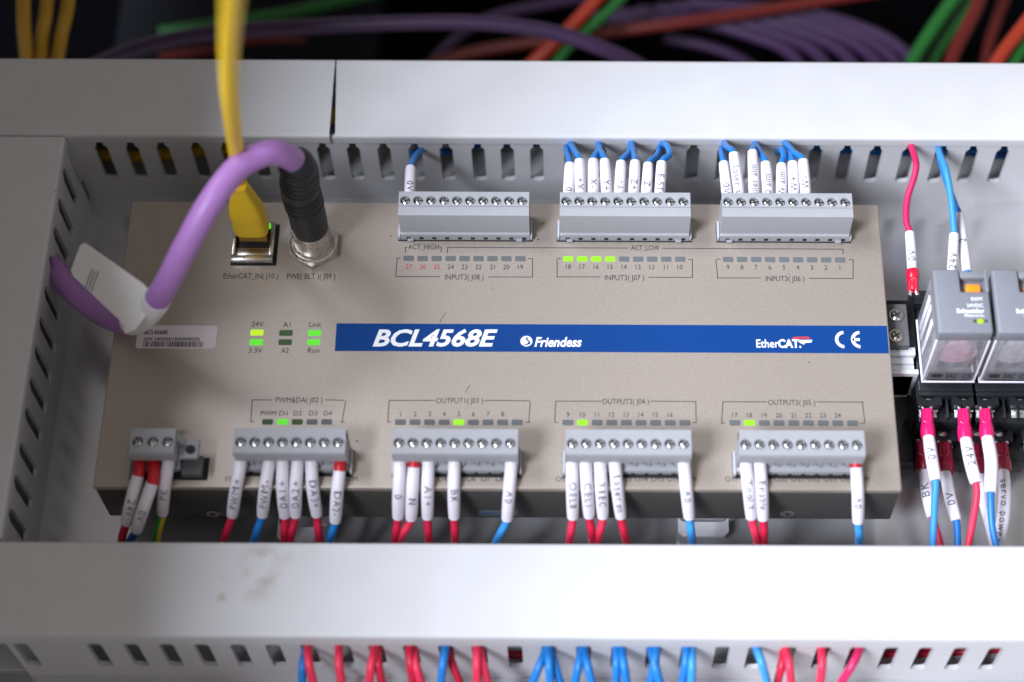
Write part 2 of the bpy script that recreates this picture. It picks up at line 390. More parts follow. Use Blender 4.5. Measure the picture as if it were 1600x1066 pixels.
def merge_close(o):
    bm = bmesh.new(); bm.from_mesh(o.data); bmesh.ops.remove_doubles(bm, verts=bm.verts, dist=1e-7)
    # faces between neighbouring fingers are doubled: drop both
    seen = {}
    for f in bm.faces: seen.setdefault(frozenset(v.index for v in f.verts), []).append(f)
    bmesh.ops.delete(bm, geom=[f for fs in seen.values() if len(fs) > 1 for f in fs], context='FACES_ONLY')
    bmesh.ops.recalc_face_normals(bm, faces=bm.faces); bm.to_mesh(o.data); bm.free(); o.data.update()
def cover(parent, x0, x1, y0, y1, z, lip, m, label, along='x', skew=0.0, skew0=0.0):
    r = 1.1; pr = []
    prof = [(y0, z-lip), (y0, z-r)]+[(y0+r-r*math.cos(a), z-r+r*math.sin(a)) for a in [math.pi/2*k/5 for k in range(1, 6)]]
    prof += [(y1-r+r*math.sin(a), z-r+r*math.cos(a)) for a in [math.pi/2*k/5 for k in range(0, 6)]]+[(y1, z-lip)]
    prof += [(y1-.7, z-lip), (y1-.7, z-1.2), (y0+.7, z-1.2), (y0+.7, z-lip)]
    mb = MB(); mb.prism(prof, x0, x1, 'x')
    if along == 'y': mb.v = [Vector((v.y, v.x, v.z)) for v in mb.v]
    if skew:
        for v in mb.v:
            if abs(v.x-x1) < 1e-6: v.x += skew*((v.y-y0)/(y1-y0)-.5)
    if skew0:
        for v in mb.v:
            if abs(v.x-x0) < 1e-6: v.x += skew0*(1-(v.y-y0)/(y1-y0))
    o = mb.build('duct_cover', m, parent, ang=40); o['label'] = label; return o
# upper duct
du = empty('wiring_duct', (0, 82, 0), 'pale grey slotted wiring duct across the top of the panel behind the controller', 'wiring duct')
xs = P(514.8, 203, ZC).x
cover(du, -255, xs, YU-.8, 95.4, ZC, 3.6, M['duct'], 'shorter duct cover left of the wedge shaped gap')
cover(du, xs+.45, 255, YU-.8, 95.4, ZC, 3.6, M['duct'], 'long duct cover to the right of the gap', skew0=1.35)
o = slotted_wall('slotted_wall', du, [PY(x, 224, YU).x for x in U_CX], -255, 255, YU, 33.0, 1.4, label='slotted wall facing the controller'); merge_close(o)
mb = MB(); mb.box(-255, 255, YU+1.2, 93.4, .3, 1.4); mb.box(-255, 255, 93.5, 94.6, .3, 33.0); mb.build('duct_base', M['duct'], du)
# lower duct
dl = empty('wiring_duct', (0, -74, 0), 'pale grey slotted wiring duct in front with a broad stained cover', 'wiring duct')
p1 = P(352, 925, ZC); p2 = P(405, 900, ZC); p3 = P(348, 935, ZC)
Mst = stained('stained_duct_plastic', M['duct'], [(p3.x, p3.y, 35, 2.2, 2.8, .9), (P(352,905,ZC).x, P(352,905,ZC).y, 35, 2.4, 1.6, .8), (p2.x, p2.y, 35, 8, 10, .55), (P(430,865,ZC).x, P(430,865,ZC).y, 35, 12, 4, .35), (P(490,862,ZC).x, P(490,862,ZC).y, 35, 6, 2.4, .3)])
cover(dl, -255, 255, -87.2, -61.0, ZC, 6.0, Mst, 'long front duct cover with brown stains on its left half')
o = slotted_wall('slotted_wall', dl, [PY(x, 1010, YL).x for x in L_CX[1:]]+[PY(x, 1010, YL).x for x in (33,)], PY(12, 1010, YL).x, 255, YL, 33.4, 1.4, label='slotted wall facing the viewer', z0=8.0, zs=(24.4, 26.6)); merge_close(o)
mb = MB(); mb.box(-255, 255, -84.8, -63.6, .3, 1.4); mb.build('duct_base', M['duct'], dl)
o = slotted_wall('slotted_wall', dl, [-250+9.3*i for i in range(54)], -255, 255, -63.2, 33.4, 1.1, label='slotted wall nearest the controller'); merge_close(o)
# left duct
dv = empty('wiring_duct', (-146, 4, 0), 'pale grey slotted wiring duct running up the left edge of the panel', 'wiring duct')
cover(dv, -60.2, 66.6, -163, -129.8, ZC, 3.4, M['duct'], 'cover of the left duct', along='y')
VY = [PX(x, y, -130.4).y for x, y in ((105, 280), (96.6, 325), (89, 368), (82, 412), (74, 459), (65.5, 505), (58, 550), (49, 597), (40, 641), (29.5, 694), (20, 743), (10, 792), (2, 843))]
VY = [VY[0]+9.2]+VY
o = slotted_wall('slotted_wall', dv, VY, -60.2, 66.6, -131.6, 33.2, 1.1, along='y', label='slotted wall facing the controller'); merge_close(o)
mb = MB(); mb.box(-160, -131.7, -60.2, 66.6, .3, 1.4); mb.box(-161.2, -160.1, -60.2, 66.6, .3, 33.2); mb.build('duct_base', M['duct'], dv)

# ------------------------------------------------------------------ rails
yr0, yr1 = P(1410, 588, 8).y, P(1410, 541, 8).y
rt = empty('mounting_rail', (0, (yr0+yr1)/2, 0), 'pale metal mounting rail running behind the controller and under the relays', 'rail')
mb = MB()
hh = yr1-yr0
mb.prism([(yr0, 7), (yr0, 7.9), (yr0+2.6, 7.9), (yr0+2.6, 1.2), (yr1-2.6, 1.2), (yr1-2.6, 7.9), (yr1, 7.9), (yr1, 7), (yr1-1.7, 7), (yr1-1.7, .1), (yr0+1.7, .1), (yr0+1.7, 7)], -113, 170, 'x')
mb.box(-112, 168, yr0+3.1, yr0+4.4, 1.3, 5.2); mb.box(-112, 168, yr1-4.4, yr1-3.1, 1.3, 5.2)
mb.build('rail_profile', M['rail'], rt)

# ------------------------------------------------------------------ the controller
ZP = 34.0
XL, XR, YB, YT = -107.9, 107.9, -45.1, 45.0
dev = empty('controller', (0, 0, 13.7), 'flat champagne coloured input output controller with a blue stripe and rows of green lights', 'controller')
mb = MB(); mb.box(XL, XR, YB, YT, 31.6, ZP, .55, 3); mb.build('top_plate', M['plate'], dev)
mb = MB(); mb.box(XL+.25, XR-.25, YB+.25, YT-.25, 13.7, 31.7, .3, 2); mb.build('housing', M['box'], dev)
# countersunk screws on the front face
def face_screw(px, py):
    c = PY(px, py, YB+.2); m_ = MB(); m_.cyl((c.x, YB+.3, c.z), (0, -1, 0), 2.0, .35, 20, 0, 1.6)
    m_.box(c.x-1.0, c.x+1.0, YB-.12, YB-.02, c.z-.2, c.z+.2, m=1); m_.box(c.x-.2, c.x+.2, YB-.13, YB-.03, c.z-1, c.z+1, m=1)
    m_.build('screw', [M['chrome'], M['black']], dev, org=c)
face_screw(333, 803); face_screw(1230, 803)
c = PY(778, 803, YB); mb = MB(); mb.box(c.x-5.2, c.x+5.2, YB+.1, YB+.22, c.z-1.3, c.z+1.6); st = mb.build('sticker', mat('grey_sticker', (.10, .13, .15), .4), dev)
mb = MB(); mb.box(c.x+.6, c.x+4.0, YB+.02, YB+.08, c.z-.6, c.z+.8); mb.box(c.x-4.6, c.x-.6, YB+.02, YB+.08, c.z-.2, c.z+.3); mb.build('sticker_print', M['blue'], st)
# clips below the front edge, each with an oblong hole
def clip(x0, x1, yt, yb):
    a = P(x0, yb, 4); b = P(x1, yb, 4); m_ = MB(); w_ = b.x-a.x; y1 = -30; cx = (a.x+b.x)/2; hw = w_*.36; hy = a.y+6.2; hr = 1.9
    out = [(a.x, y1), (a.x, a.y+1.5), (a.x+1.5, a.y), (b.x-1.5, a.y), (b.x, a.y+1.5), (b.x, y1)]
    # plate with hole: left, right, bottom, top pieces sharing the rounded hole
    for z0, z1 in ((3, 4.2),):
        m_.prism([(a.x, y1), (a.x, a.y+1.5), (a.x+1.5, a.y), (cx, a.y), (cx, hy-hr)]+[(cx-hw-hr*math.sin(t)*.999, hy-hr*math.cos(t)) for t in [math.pi*k/8 for k in range(9)]]+[(cx, hy+hr), (cx, y1)], z0, z1, 'z')
        m_.prism([(b.x, y1), (b.x, a.y+1.5), (b.x-1.5, a.y), (cx, a.y), (cx, hy-hr)]+[(cx+hw+hr*math.sin(t)*.999, hy-hr*math.cos(t)) for t in [math.pi*k/8 for k in range(9)]]+[(cx, hy+hr), (cx, y1)], z0, z1, 'z')
    o = m_.build('mounting_clip', M['rail'], dev, org=((a.x+b.x)/2, y1, 3)); return o
clip(432, 518, 812, 846); clip(1060, 1139, 812, 838)

# blue stripe with white lettering
a = P(523, 549, ZP); b = P(1390, 552, ZP); y0 = P(950, 550.5, ZP).y; y1 = P(950, 507.5, ZP).y
mb = MB(); mb.add([(a.x, y0, ZP+.05), (XR-.35, y0, ZP+.05), (XR-.35, y1, ZP+.05), (P(526, 507, ZP).x, y1, ZP+.05)], [(0, 1, 2, 3)])
# give the film a thickness
mb = MB(); mb.prism([(a.x, y0), (XR-.5, y0), (XR-.5, y1), (P(526, 507, ZP).x, y1)], ZP+.01, ZP+.06, 'z')
stripe = mb.build('blue_stripe', M['blue'], dev)
mb = MB(); zt = ZP+.1
text_on_plate(mb, 'BCL4568E', 582, 777, 540.5, 24.5, zt, bold=.03, shear=.28)
text_on_plate(mb, 'Friendess', 835, 909, 541.5, 14, zt, bold=.028, shear=.25)
text_on_plate(mb, 'Ether', 1182, 1217, 543, 12.2, zt, bold=.012)
text_on_plate(mb, 'CAT', 1216, 1249, 543, 12, zt, bold=.04)
text_on_plate(mb, '.', 1249, 1252, 543, 12, zt, bold=.04)
# badge before the maker's name: white disc with a wavy flame cut
def arcpoly(cx, cy, r0, r1, a0, a1, n=22, sx=1.0):
    pts = []
    for k in range(n+1):
        t = math.radians(a0+(a1-a0)*k/n); pts.append((cx+sx*r1*math.cos(t), cy+r1*math.sin(t)))
    for k in range(n, -1, -1):
        t = math.radians(a0+(a1-a0)*k/n); pts.append((cx+sx*r0*math.cos(t), cy+r0*math.sin(t)))
    return pts
def strip(mb, poly, z, m=0):
    n = len(poly)//2
    vs = [(x, y, z) for x, y in poly]; mb.add(vs, [(i, i+1, 2*n-2-i, 2*n-1-i) for i in range(n-1)], m)
bc = P(822.5, 533.5, ZP); R = 9.6/5.75
mb.add([(bc.x+R*math.cos(2*math.pi*k/28), bc.y+R*math.sin(2*math.pi*k/28), zt) for k in range(28)], [tuple(range(28))])
# C and E of the conformity mark: two open rings
def px2(x, y): q = P(x, y, ZP); return q.x, q.y
k5 = 1/5.72
cc = px2(1314.5, 531); strip(mb, arcpoly(cc[0]+1.0, cc[1], 1.85, 2.75, 98, 262), zt)
ce = px2(1338.5, 531); strip(mb, arcpoly(ce[0]+1.2, ce[1], 1.85, 2.75, 98, 262), zt)
mb.add([(ce[0]-1.2, ce[1]-.42, zt), (ce[0]+.85, ce[1]-.42, zt), (ce[0]+.85, ce[1]+.42, zt), (ce[0]-1.2, ce[1]+.42, zt)], [(0, 1, 2, 3)])
# arrow of the fieldbus mark
q = [px2(x, y) for x, y in ((1246, 531.5), (1269, 531.5), (1268, 535.5), (1258, 536), (1256, 539), (1246, 533.5))]
mb.add([(x, y, zt) for x, y in q], [tuple(range(6))])
mb.build('lettering', M['white_ink'], stripe, smooth=False)
mb = MB(); q = [px2(x, y) for x, y in ((1236, 530), (1240, 526.8), (1262, 526), (1267, 530))]; mb.add([(x, y, zt) for x, y in q], [(0, 1, 2, 3)])
mb.build('red_arrow', M['red_ink'], stripe, smooth=False)
mb = MB()
fl = [(825, 526), (821, 529), (823, 532.5), (826, 534.5), (823, 538), (816, 540), (823, 540), (829, 537.5), (828, 533.5), (824.5, 531), (824, 528.5)]
mb.add([(*px2(x, y), zt+.04) for x, y in fl], [(0, 1, 2, 10, ), (2, 9, 10), (2, 3, 8, 9), (3, 4, 7, 8), (4, 5, 6, 7)])
mb.build('badge_flame', M['blue'], stripe, smooth=False)

# printed legends
ink = MB(); red = MB(); zt = ZP+.04
def T(t, x0, x1, yb, h, m=None, bold=.0):
    m = m or ink; text_on_plate(m, t, x0, x1, yb, h, zt, bold=bold)
def L(*pts): line_on_plate(ink, pts, 1.25, zt)
T('ACT_HIGH', 637.5, 685.5, 389.5, 7.5); T('ACT_LOW', 986, 1030, 391, 7.5)
L((633.5, 395), (634, 386.5), (636, 386.5)); L((689, 395), (689.5, 387), (687.5, 387))
L((699, 396), (699.6, 386.7), (980, 387.8)); L((1035, 388), (1317, 389.5), (1317.6, 398))
def flush():
    global ink
    if ink.f: ink.build('printed_legend', M['ink'], dev, smooth=False)
    ink = MB()
def bracket_low(x0, x1, t0, t1, yt=403.5, yb=433):     # legend below the lights
    L((x0+6, yt), (x0+1, yt), (x0, yb), (t0, yb)); L((t1, yb+.5), (x1, yb+.8), (x1, yt+1), (x1-6, yt+1))
flush(); bracket_low(619, 832, 687, 764, 403.3, 432.3); T('INPUT3( J08 )', 695, 755.5, 437, 8)
flush(); bracket_low(870, 1082, 938, 1014, 404.3, 432.8); T('INPUT3( J07 )', 945, 1006.5, 438, 8)
flush(); bracket_low(1119.5, 1333, 1188, 1264.5, 405, 434.5); T('INPUT3( J06 )', 1196.5, 1257, 439.5, 8)
def bracket_high(x0, x1, t0, t1, yt, yb):
    L((x0+5, yb), (x0, yb), (x0+2, yt), (t0, yt)); L((t1, yt), (x1-1, yt+.5), (x1, yb+.5), (x1-6, yb+.5))
flush(); bracket_high(392, 538, 424, 509, 625, 659); T('PWM&DA( J02 )', 430, 503.5, 629, 8)
flush(); bracket_high(606, 828, 679, 757.5, 625.8, 659.5); T('OUTPUT1( J03 )', 681.5, 754.5, 630, 8)
flush(); bracket_high(866.5, 1088, 939, 1017, 627, 660); T('OUTPUT2( J04 )', 941, 1014, 631.5, 8)
flush(); bracket_high(1127.5, 1350, 1198, 1276, 628, 661.5); T('OUTPUT3( J05 )', 1200.5, 1274, 633, 8)
flush(); T('EtherCAT_IN( J10 )', 349, 434.5, 435.5, 8.5); flush(); T('PWE( BLT )( J09 )', 448, 523.5, 436, 8.5)
flush(); T('24V', 393, 411.5, 510.5, 7.8); T('3.3V', 388, 409.5, 551.5, 7.8); T('A1', 442, 453.5, 511, 7.8); T('A2', 439, 451, 551.5, 7.8)
T('Link', 483, 502, 511, 7.8); T('Run', 480.5, 499, 551.5, 7.8)

# lights
led_src = {}
def led_mesh(w_, h_, m_):
    key = (w_, h_, m_.name)
    if key in led_src: return led_src[key]
    bm = MB(); bm.box(-w_/2, w_/2, -h_/2, h_/2, -.15, .18, .13, 2); led_src[key] = bm; return bm
led_obj = {}
def led(px, py, m_, w_=2.95, h_=1.65, label=None):
    c = P(px, py, ZP); key = (w_, h_, m_.name)
    if key in led_obj: o = inst(led_obj[key], 'indicator_light', dev, c)
    else:
        bm = MB(); r = .34; pts = []
        for sx, sy, a0 in ((1, 1, 0), (-1, 1, 90), (-1, -1, 180), (1, -1, 270)):
            for k in range(4):
                a = math.radians(a0+30*k); pts.append((sx*(w_/2-r)+r*math.cos(a), sy*(h_/2-r)+r*math.sin(a)))
        bm.prism(pts, -.1, .09, 'z'); bm.v = [v+c for v in bm.v]
        o = bm.build('indicator_light', m_, dev, org=c); led_obj[key] = o
    if label: o['label'] = label
def row(x0, x1, y0, y1, n, lit, nums, ynum, numh, below, reds=()):
    for i in range(n):
        t = i/(n-1); x = x0+(x1-x0)*t; y = y0+(y1-y0)*t
        led(x, y, M['led_on'] if i in lit else M['led_off'], label='lit green light' if i in lit else None)
        if i < len(nums):
            s_ = nums[i]; gv = glyphs(s_)[0]; wd = (max(v[0] for v in gv)-min(v[0] for v in gv))/CAP*numh*1.0
            T(s_, x-wd/2, x+wd/2, ynum+(y1-y0)*t, numh, red if i in reds else ink)
flush(); row(638.5, 813, 404, 404.5, 9, (), ['27', '26', '25', '24', '23', '22', '21', '20', '19'], 420.5, 7.2, True, (0, 1, 2))
flush(); row(888, 1062.5, 404.8, 405.3, 9, (0, 1, 2, 3), ['18', '17', '16', '15', '14', '13', '12', '11', '10'], 420.5, 7.2, True)
flush(); row(1137.5, 1312.5, 405.5, 406.5, 9, (), list('987654321'), 421, 7.2, True)
flush(); row(625.6, 808, 660, 660.3, 9, (4,), list('12345678'), 650.5, 7.2, False)
flush(); row(887.3, 1070, 660.5, 660.8, 9, (1,), ['9', '10', '11', '12', '13', '14', '15', '16'], 651.5, 7.2, False)
flush(); row(1148.3, 1332, 661, 661.5, 9, (1,), ['17', '18', '19', '20', '21', '22', '23', '24'], 652.5, 7.2, False)
for x, m_ in ((418, M['led_dim']), (441.5, M['led_grn']), (464.5, M['led_dim']), (487.5, M['led_off']), (510.5, M['led_off'])):
    led(x, 659.5, m_, label='lit green light' if m_ is M['led_grn'] else None)
flush(); T('PWM', 407, 431, 649.5, 7.2); T('D1', 436, 449, 649.5, 7.2); T('D2', 458.5, 471.5, 649.5, 7.2); T('D3', 482.5, 495.5, 649.5, 7.2); T('D4', 505.5, 518.5, 649.5, 7.2)
led(401.5, 520, M['led_yel'], 3.7, 1.9, 'lit yellow green light marked 24V'); led(400.5, 535, M['led_grn'], 3.7, 1.9, 'lit green light marked 3.3V')
led(446.8, 520.5, M['led_dim'], 3.7, 1.8); led(445.6, 535, M['led_dim'], 3.7, 1.8)
led(491.6, 520.5, M['led_grn'], 3.6, 1.8, 'lit green light marked Link'); led(490.3, 535, M['led_grn'], 3.6, 1.8, 'lit green light marked Run')
flush()
# terminal names in front of the lower plugs
for t, x0 in (('P24V', 352), ('COM', 538)): T(t, x0, x0+20, 752, 7.5)
for names, xs_ in ((['O1', 'O2', 'O3', 'O4', 'O5', 'O6', 'O7', 'O8', 'COM'], 616), (['O9', 'O10', 'O11', 'O12', 'O13', 'O14', 'O15', 'O16', 'COM'], 868.5), (['O17', 'O18', 'O19', 'O20', 'O21', 'O22', 'O23', 'O24', 'COM'], 1136.5)):
    for i, t in enumerate(names):
        wd = {2: 14, 3: 20}[len(t)]; pitch = 25.6 if xs_ > 1000 else (25.3 if xs_ > 800 else 22.6)
        x = xs_+i*pitch
        if i == 0: flush()
        T(t, x-wd/2+7, x+wd/2+7, 752.5, 8)
flush(); T('J01', 279, 291, 680, 7)
flush(); red.build('red_numbers', M['red_ink'], dev, smooth=False)
for hp in ([(687, 504), (691, 496), (697, 488)], [(727, 613), (731, 606), (735, 602)], [(372, 700), (374, 694), (378, 690)]):
    hm = MB(); hm.tube(spline([P(x, y, ZP+.1) for x, y in hp], 4), .05, 6); hm.build('dust_fibre', M['ink'] if hp[0][0] < 1100 else M['white_ink'], dev)
for dx_, dy_, r_ in ((841, 374, .28), (611, 369, .22), (849, 349, .3), (1232, 428, .18), (1302, 385, .15), (558, 689, .3), (320, 413, .2), (1105, 559, .16), (770, 452, .14)):
    q = P(dx_, dy_, ZP+.05); hm = MB(); hm.cyl((q.x, q.y, ZP-.02), (0, 0, 1), r_, .09, 9, 0, r_*.6); hm.build('paint_chip', M['ink'], dev)
# serial sticker
pts = [px2(x, y) for x, y in ((211.5, 544.5), (336.5, 546), (339.5, 509.5), (215, 508.5))]
x0, x1 = pts[0][0], pts[1][0]; y0, y1 = pts[0][1], pts[3][1]
pts = []
for (cx, cy, a0) in ((x1-.8, y1-.8, 0), (x0+.8, y1-.8, 90), (x0+.8, y0+.8, 180), (x1-.8, y0+.8, 270)):
    for k in range(5): a = math.radians(a0+22.5*k); pts.append((cx+.8*math.cos(a), cy+.8*math.sin(a)))
mb = MB(); mb.prism(pts, ZP+.01, ZP+.07, 'z'); sk = mb.build('serial_sticker', M['paper'], dev)
mb = MB(); zt2 = ZP+.11
text_on_plate(mb, 'BCL4568E', 225.5, 262, 522.5, 6.4, zt2, bold=.02); text_on_plate(mb, 'S/N: 24050001B504000236', 225, 312, 532.3, 4.8, zt2, bold=.02)
xx = P(223.5, 542, ZP).x; xe = P(318, 542, ZP).x; ya, yb_ = P(270, 542.5, ZP).y, P(270, 534, ZP).y; rr = random.Random(3)
while xx < xe:
    w_ = rr.choice((.12, .18, .3, .42)); mb.add([(xx, ya, zt2), (xx+w_, ya, zt2), (xx+w_, yb_, zt2), (xx, yb_, zt2)], [(0, 1, 2, 3)]); xx += w_+rr.choice((.12, .2, .28))
mb.build('sticker_print', M['ink'], sk, smooth=False)

# network jack
a = P(361, 413, ZP); b = P(432, 413, ZP); yj1 = P(395, 352, ZP).y; xj0, xj1, yj0 = P(362, 412, ZP).x, P(427, 412, ZP).x, P(395, 413, ZP).y
mb = MB(); mb.box(xj0-.35, xj1+.9, yj0-.45, yj1+.3, ZP+.02, ZP+.08); mb.build('jack_cutout', M['black'], dev)
jk = MB(); zj = ZP+2.0
jk.box(xj0, xj1, yj0, yj0+1.9, ZP, zj, .2); jk.box(xj0, xj0+1.0, yj0+1.9, yj1, ZP, zj, .2); jk.box(xj1-1.3, xj1, yj0+1.9, yj1, ZP, zj, .2); jk.box(xj0+1, xj1-1.3, yj1-.8, yj1, ZP, zj, .2)
jk.box(xj0+1.0, xj1-1.3, yj0+1.9, yj0+5, ZP-.5, ZP+.7, .1)
jack = jk.build('network_jack', M['jack'], dev)
mb = MB(); text_on_plate(mb, 'H43-0D-W09A', 374, 415, 411.6, 3.5, zj+.04, bold=.01); mb.build('lettering', M['ink'], jack, smooth=False)
mb = MB(); mb.box(xj0+1.1, xj1-1.4, yj0+5.1, yj1-.9, ZP+.09, ZP+.16); mb.build('jack_opening', M['black'], jack)
c = P(419, 353, ZP+1.5); mb = MB(); mb.box(c.x-.75, c.x+.75, c.y-.7, c.y+.6, ZP+.9, ZP+2.15, .1); mb.build('link_light', M['led_grn'], jack)
# round connector base: hex nut, washer, threaded ring
cn = P(490.5, 382, ZP+1); NX, NY = cn.x, cn.y
mb = MB()
def hexp(r, a0=0, n=6): return [(NX+r*math.cos(math.radians(a0)+2*math.pi*k/n), NY+r*math.sin(math.radians(a0)+2*math.pi*k/n)) for k in range(n)]
mb.prism(hexp(7.9, 30), ZP, ZP+2.0, 'z'); bmn = mb
mb.cyl((NX, NY, ZP+2.0), (0, 0, 1), 6.7, .45, 36, 0, 6.3)
mb.cyl((NX, NY, ZP+2.4), (0, 0, 1), 5.75, .9, 36, 0, 5.5)
mb.build('connector_nut', M['chrome'], dev, ang=25)

# ------------------------------------------------------------------ terminal plugs
PIT = 3.66; ZT = 46.5
screw_src = []
def screw_piece(parent, c):
    if screw_src: return inst(screw_src[random.randrange(len(screw_src))], 'screw', parent, c)
def make_screws(parent, c):
    for k in range(4):
        pass
def new_screw(parent, c, ang):
    m_ = MB(); rs = 1.2
    # domed slotted head
    prof = [(0, .5), (.5, .46), (.85, .34), (1.1, .16), (rs, -.1), (rs, -2.4)]
    n = 18; vs = [(0, 0, prof[0][1])]; fs = []
    for r_, z_ in prof[1:]:
        for k in range(n): vs.append((r_*math.cos(2*math.pi*k/n), r_*math.sin(2*math.pi*k/n), z_))
    for k in range(n): fs.append((0, 1+k, 1+(k+1) % n))
    for j in range(len(prof)-2):
        for k in range(n): fs.append((1+j*n+k, 1+(j+1)*n+k, 1+(j+1)*n+(k+1) % n, 1+j*n+(k+1) % n))
    m_.add(vs, fs)
    rt_ = Matrix.Rotation(ang, 3, 'Z')
    m_.box(-1.05, 1.05, -.16, .16, .22, .53, m=1, rot=rt_); m_.box(-.16, .16, -1.05, 1.05, .22, .54, m=1, rot=rt_)
    m_.v = [v+Vector(c) for v in m_.v]
    return m_.build('screw', [M['screw'], M['black']], parent, org=c, ang=50)
def hole_cell(mb, x0, x1, y0, y1, z, cx, cy, r, depth, n=24):
    """square face with a round hole: outer rim points follow the square; well wall going down"""
    ang = [2*math.pi*k/n for k in range(n)]; outer = []
    for a in ang:
        dx, dy = math.cos(a), math.sin(a); t = 1e9
        if dx > 1e-9: t = min(t, (x1-cx)/dx)
        if dx < -1e-9: t = min(t, (x0-cx)/dx)
        if dy > 1e-9: t = min(t, (y1-cy)/dy)
        if dy < -1e-9: t = min(t, (y0-cy)/dy)
        outer.append([cx+dx*t, cy+dy*t])
    for (X, Y) in ((x0, y0), (x1, y0), (x1, y1), (x0, y1)):
        k = min(range(n), key=lambda k: (outer[k][0]-X)**2+(outer[k][1]-Y)**2); outer[k] = [X, Y]
    rc = r+.16
    vs = [(x, y, z) for x, y in outer]+[(cx+rc*math.cos(a), cy+rc*math.sin(a), z) for a in ang]+[(cx+r*math.cos(a), cy+r*math.sin(a), z-.16) for a in ang]+[(cx+r*math.cos(a), cy+r*math.sin(a), z-depth) for a in ang]
    fs = []
    for j in range(3):
        for k in range(n): fs.append((j*n+k, j*n+(k+1) % n, (j+1)*n+(k+1) % n, (j+1)*n+k))
    fs.append(tuple(3*n+k for k in range(n))); mb.add(vs, fs)
SCREWS = []
def plug(x_first, n, y_back, y_front, yscrew_c, upper, label, xpx_y, margin=1.9, name='terminal_plug'):
    x0 = x_first-margin; x1 = x_first+(n-1)*PIT+margin
    root = empty(name, ((x0+x1)/2, (y_back+y_front)/2, ZP), label, 'terminal plug', 'upper row of plugs' if upper else 'lower row of plugs')
    body = MB()
    hy0, hy1 = yscrew_c-1.95, yscrew_c+1.95 if False else min(y_back, yscrew_c+1.95)
    xs_ = [x0]+[x_first+PIT*(i+.5) for i in range(n-1)]+[x1]
    for i in range(n): hole_cell(body, xs_[i], xs_[i+1], hy0, hy1, ZT, x_first+PIT*i, yscrew_c, 1.42, 2.6)
    if hy1 < y_back-.01: body.box(x0, x1, hy1+.002, y_back, ZT-3, ZT, 0)
    # flanks below the top face
    if upper:
        yf = y_front
        body.add([(x0, hy0, ZT), (x1, hy0, ZT), (x1, hy0, ZT-.25), (x0, hy0, ZT-.25)], [(0, 1, 2, 3)])
        prof = [(hy0, ZT-.25), (hy0-.15, ZT-.02), (yf+.4, ZT-.02), (yf+.1, ZT-.15), (yf, ZT-.5), (yf+.2, 37.2), (yf-.5, 36.9), (yf-.5, 36.2), (yf-.5, 34.05), (y_back-1, 34.05), (y_back, 36), (y_back, ZT-.02)]
        # outer shell without lid over the hole area
        m2 = len(prof)
        vs = [(x0, p[0], p[1]) for p in prof]+[(x1, p[0], p[1]) for p in prof]
        fs = [(i, i+1, m2+i+1, m2+i) for i in range(m2-1)]
        body.add(vs, fs)
        for X in (x0, x1): body.add([(X, p[0], p[1]) for p in prof]+[], [tuple(range(m2))])
        b = body.build('plug_body', M['plug'], root, ang=25)
        # latch teeth and feet along the base
        tm = MB(); dk = MB()
        for i in range(n):
            cx = x_first+PIT*i
            dk.box(cx-.55+.3, cx+.6+.3, yf-.56, yf-.3, 34.5, 35.6)
        dk.build('latch_slots', M['black'], b)
        for cx in (x_first+.9, x_first+(n-1.5)*PIT+.8):
            tm.box(cx-.85, cx+.85, yf-1.25, yf-.35, 34.1, 35.0, .1)
        tm.build('latch_feet', M['plugdark'], b)
    else:
        yf = y_front
        # front lip then recess with wire openings
        prof = [(hy0, ZT-.02), (yf+.3, ZT-.02), (yf, ZT-.3), (yf-.35, 45.1), (yf-.35, 44.6), (yf+.15, 44.3), (yf+.15, 41.0), (yf+.9, 40.7)]
        vs = [(x0, p[0], p[1]) for p in prof]+[(x1, p[0], p[1]) for p in prof]; m2 = len(prof)
        body.add(vs, [(i, i+1, m2+i+1, m2+i) for i in range(m2-1)])
        yw = yf+.9
        body.add([(x0, y_back, ZT), (x1, y_back, ZT), (x1, y_back, 34.05), (x0, y_back, 34.05)], [(0, 1, 2, 3)])
        side = prof+[(yw, 36.6), (yf-.2, 36.3), (yf-.2, 34.05), (y_back, 34.05), (y_back, ZT-.02)]
        for X in (x0, x1): body.add([(X, p[0], p[1]) for p in side], [tuple(range(len(side)))])
        # wire face: frame bars round dark openings
        for i in range(n+1):
            xc = x0 if i == 0 else (x1 if i == n else xs_[i]); body.box(max(x0, xc-.42)+.01, min(x1, xc+.42)-.01, yw, yw+2.5, 36.6, 40.7)
        body.box(x0+.02, x1-.02, yf-.2, yw+2.5, 34.1, 36.6, .12)
        b = body.build('plug_body', M['plug'], root, ang=25)
        dk = MB(); dk.box(x0+.3, x1-.3, yw+1.3, yw+2.2, 36.7, 40.6); dk.build('wire_openings', M['plugdark'], b)
        wedge = MB()
        for i in range(n):
            xc = x_first+PIT*i
            wedge.prism([(xc-1.35, 36.7), (xc+1.3, 36.7), (xc+1.3, 37.4), (xc-.2, 38.6), (xc-.6, 40.6), (xc-1.35, 40.6)], yw+.35, yw+1.2, 'y')
        wedge.build('wire_guides', M['plug'], b)
        nm = MB()
        for i in range(n): nm.box(x_first+PIT*i+.9, x_first+PIT*i+1.9, yf-.26, yf-.1, 34.1, 35.0)
        nm.build('latch_slots', M['black'], b)
    for i in range(n):
        c = (x_first+PIT*i, yscrew_c, ZT-.95)
        if len(SCREWS) < 5: SCREWS.append(new_screw(root, c, random.uniform(0, 1.5)))
        else:
            o = inst(random.choice(SCREWS), 'screw', root, c)
    # header frame belonging to the controller, just around the plug
    return x0, x1
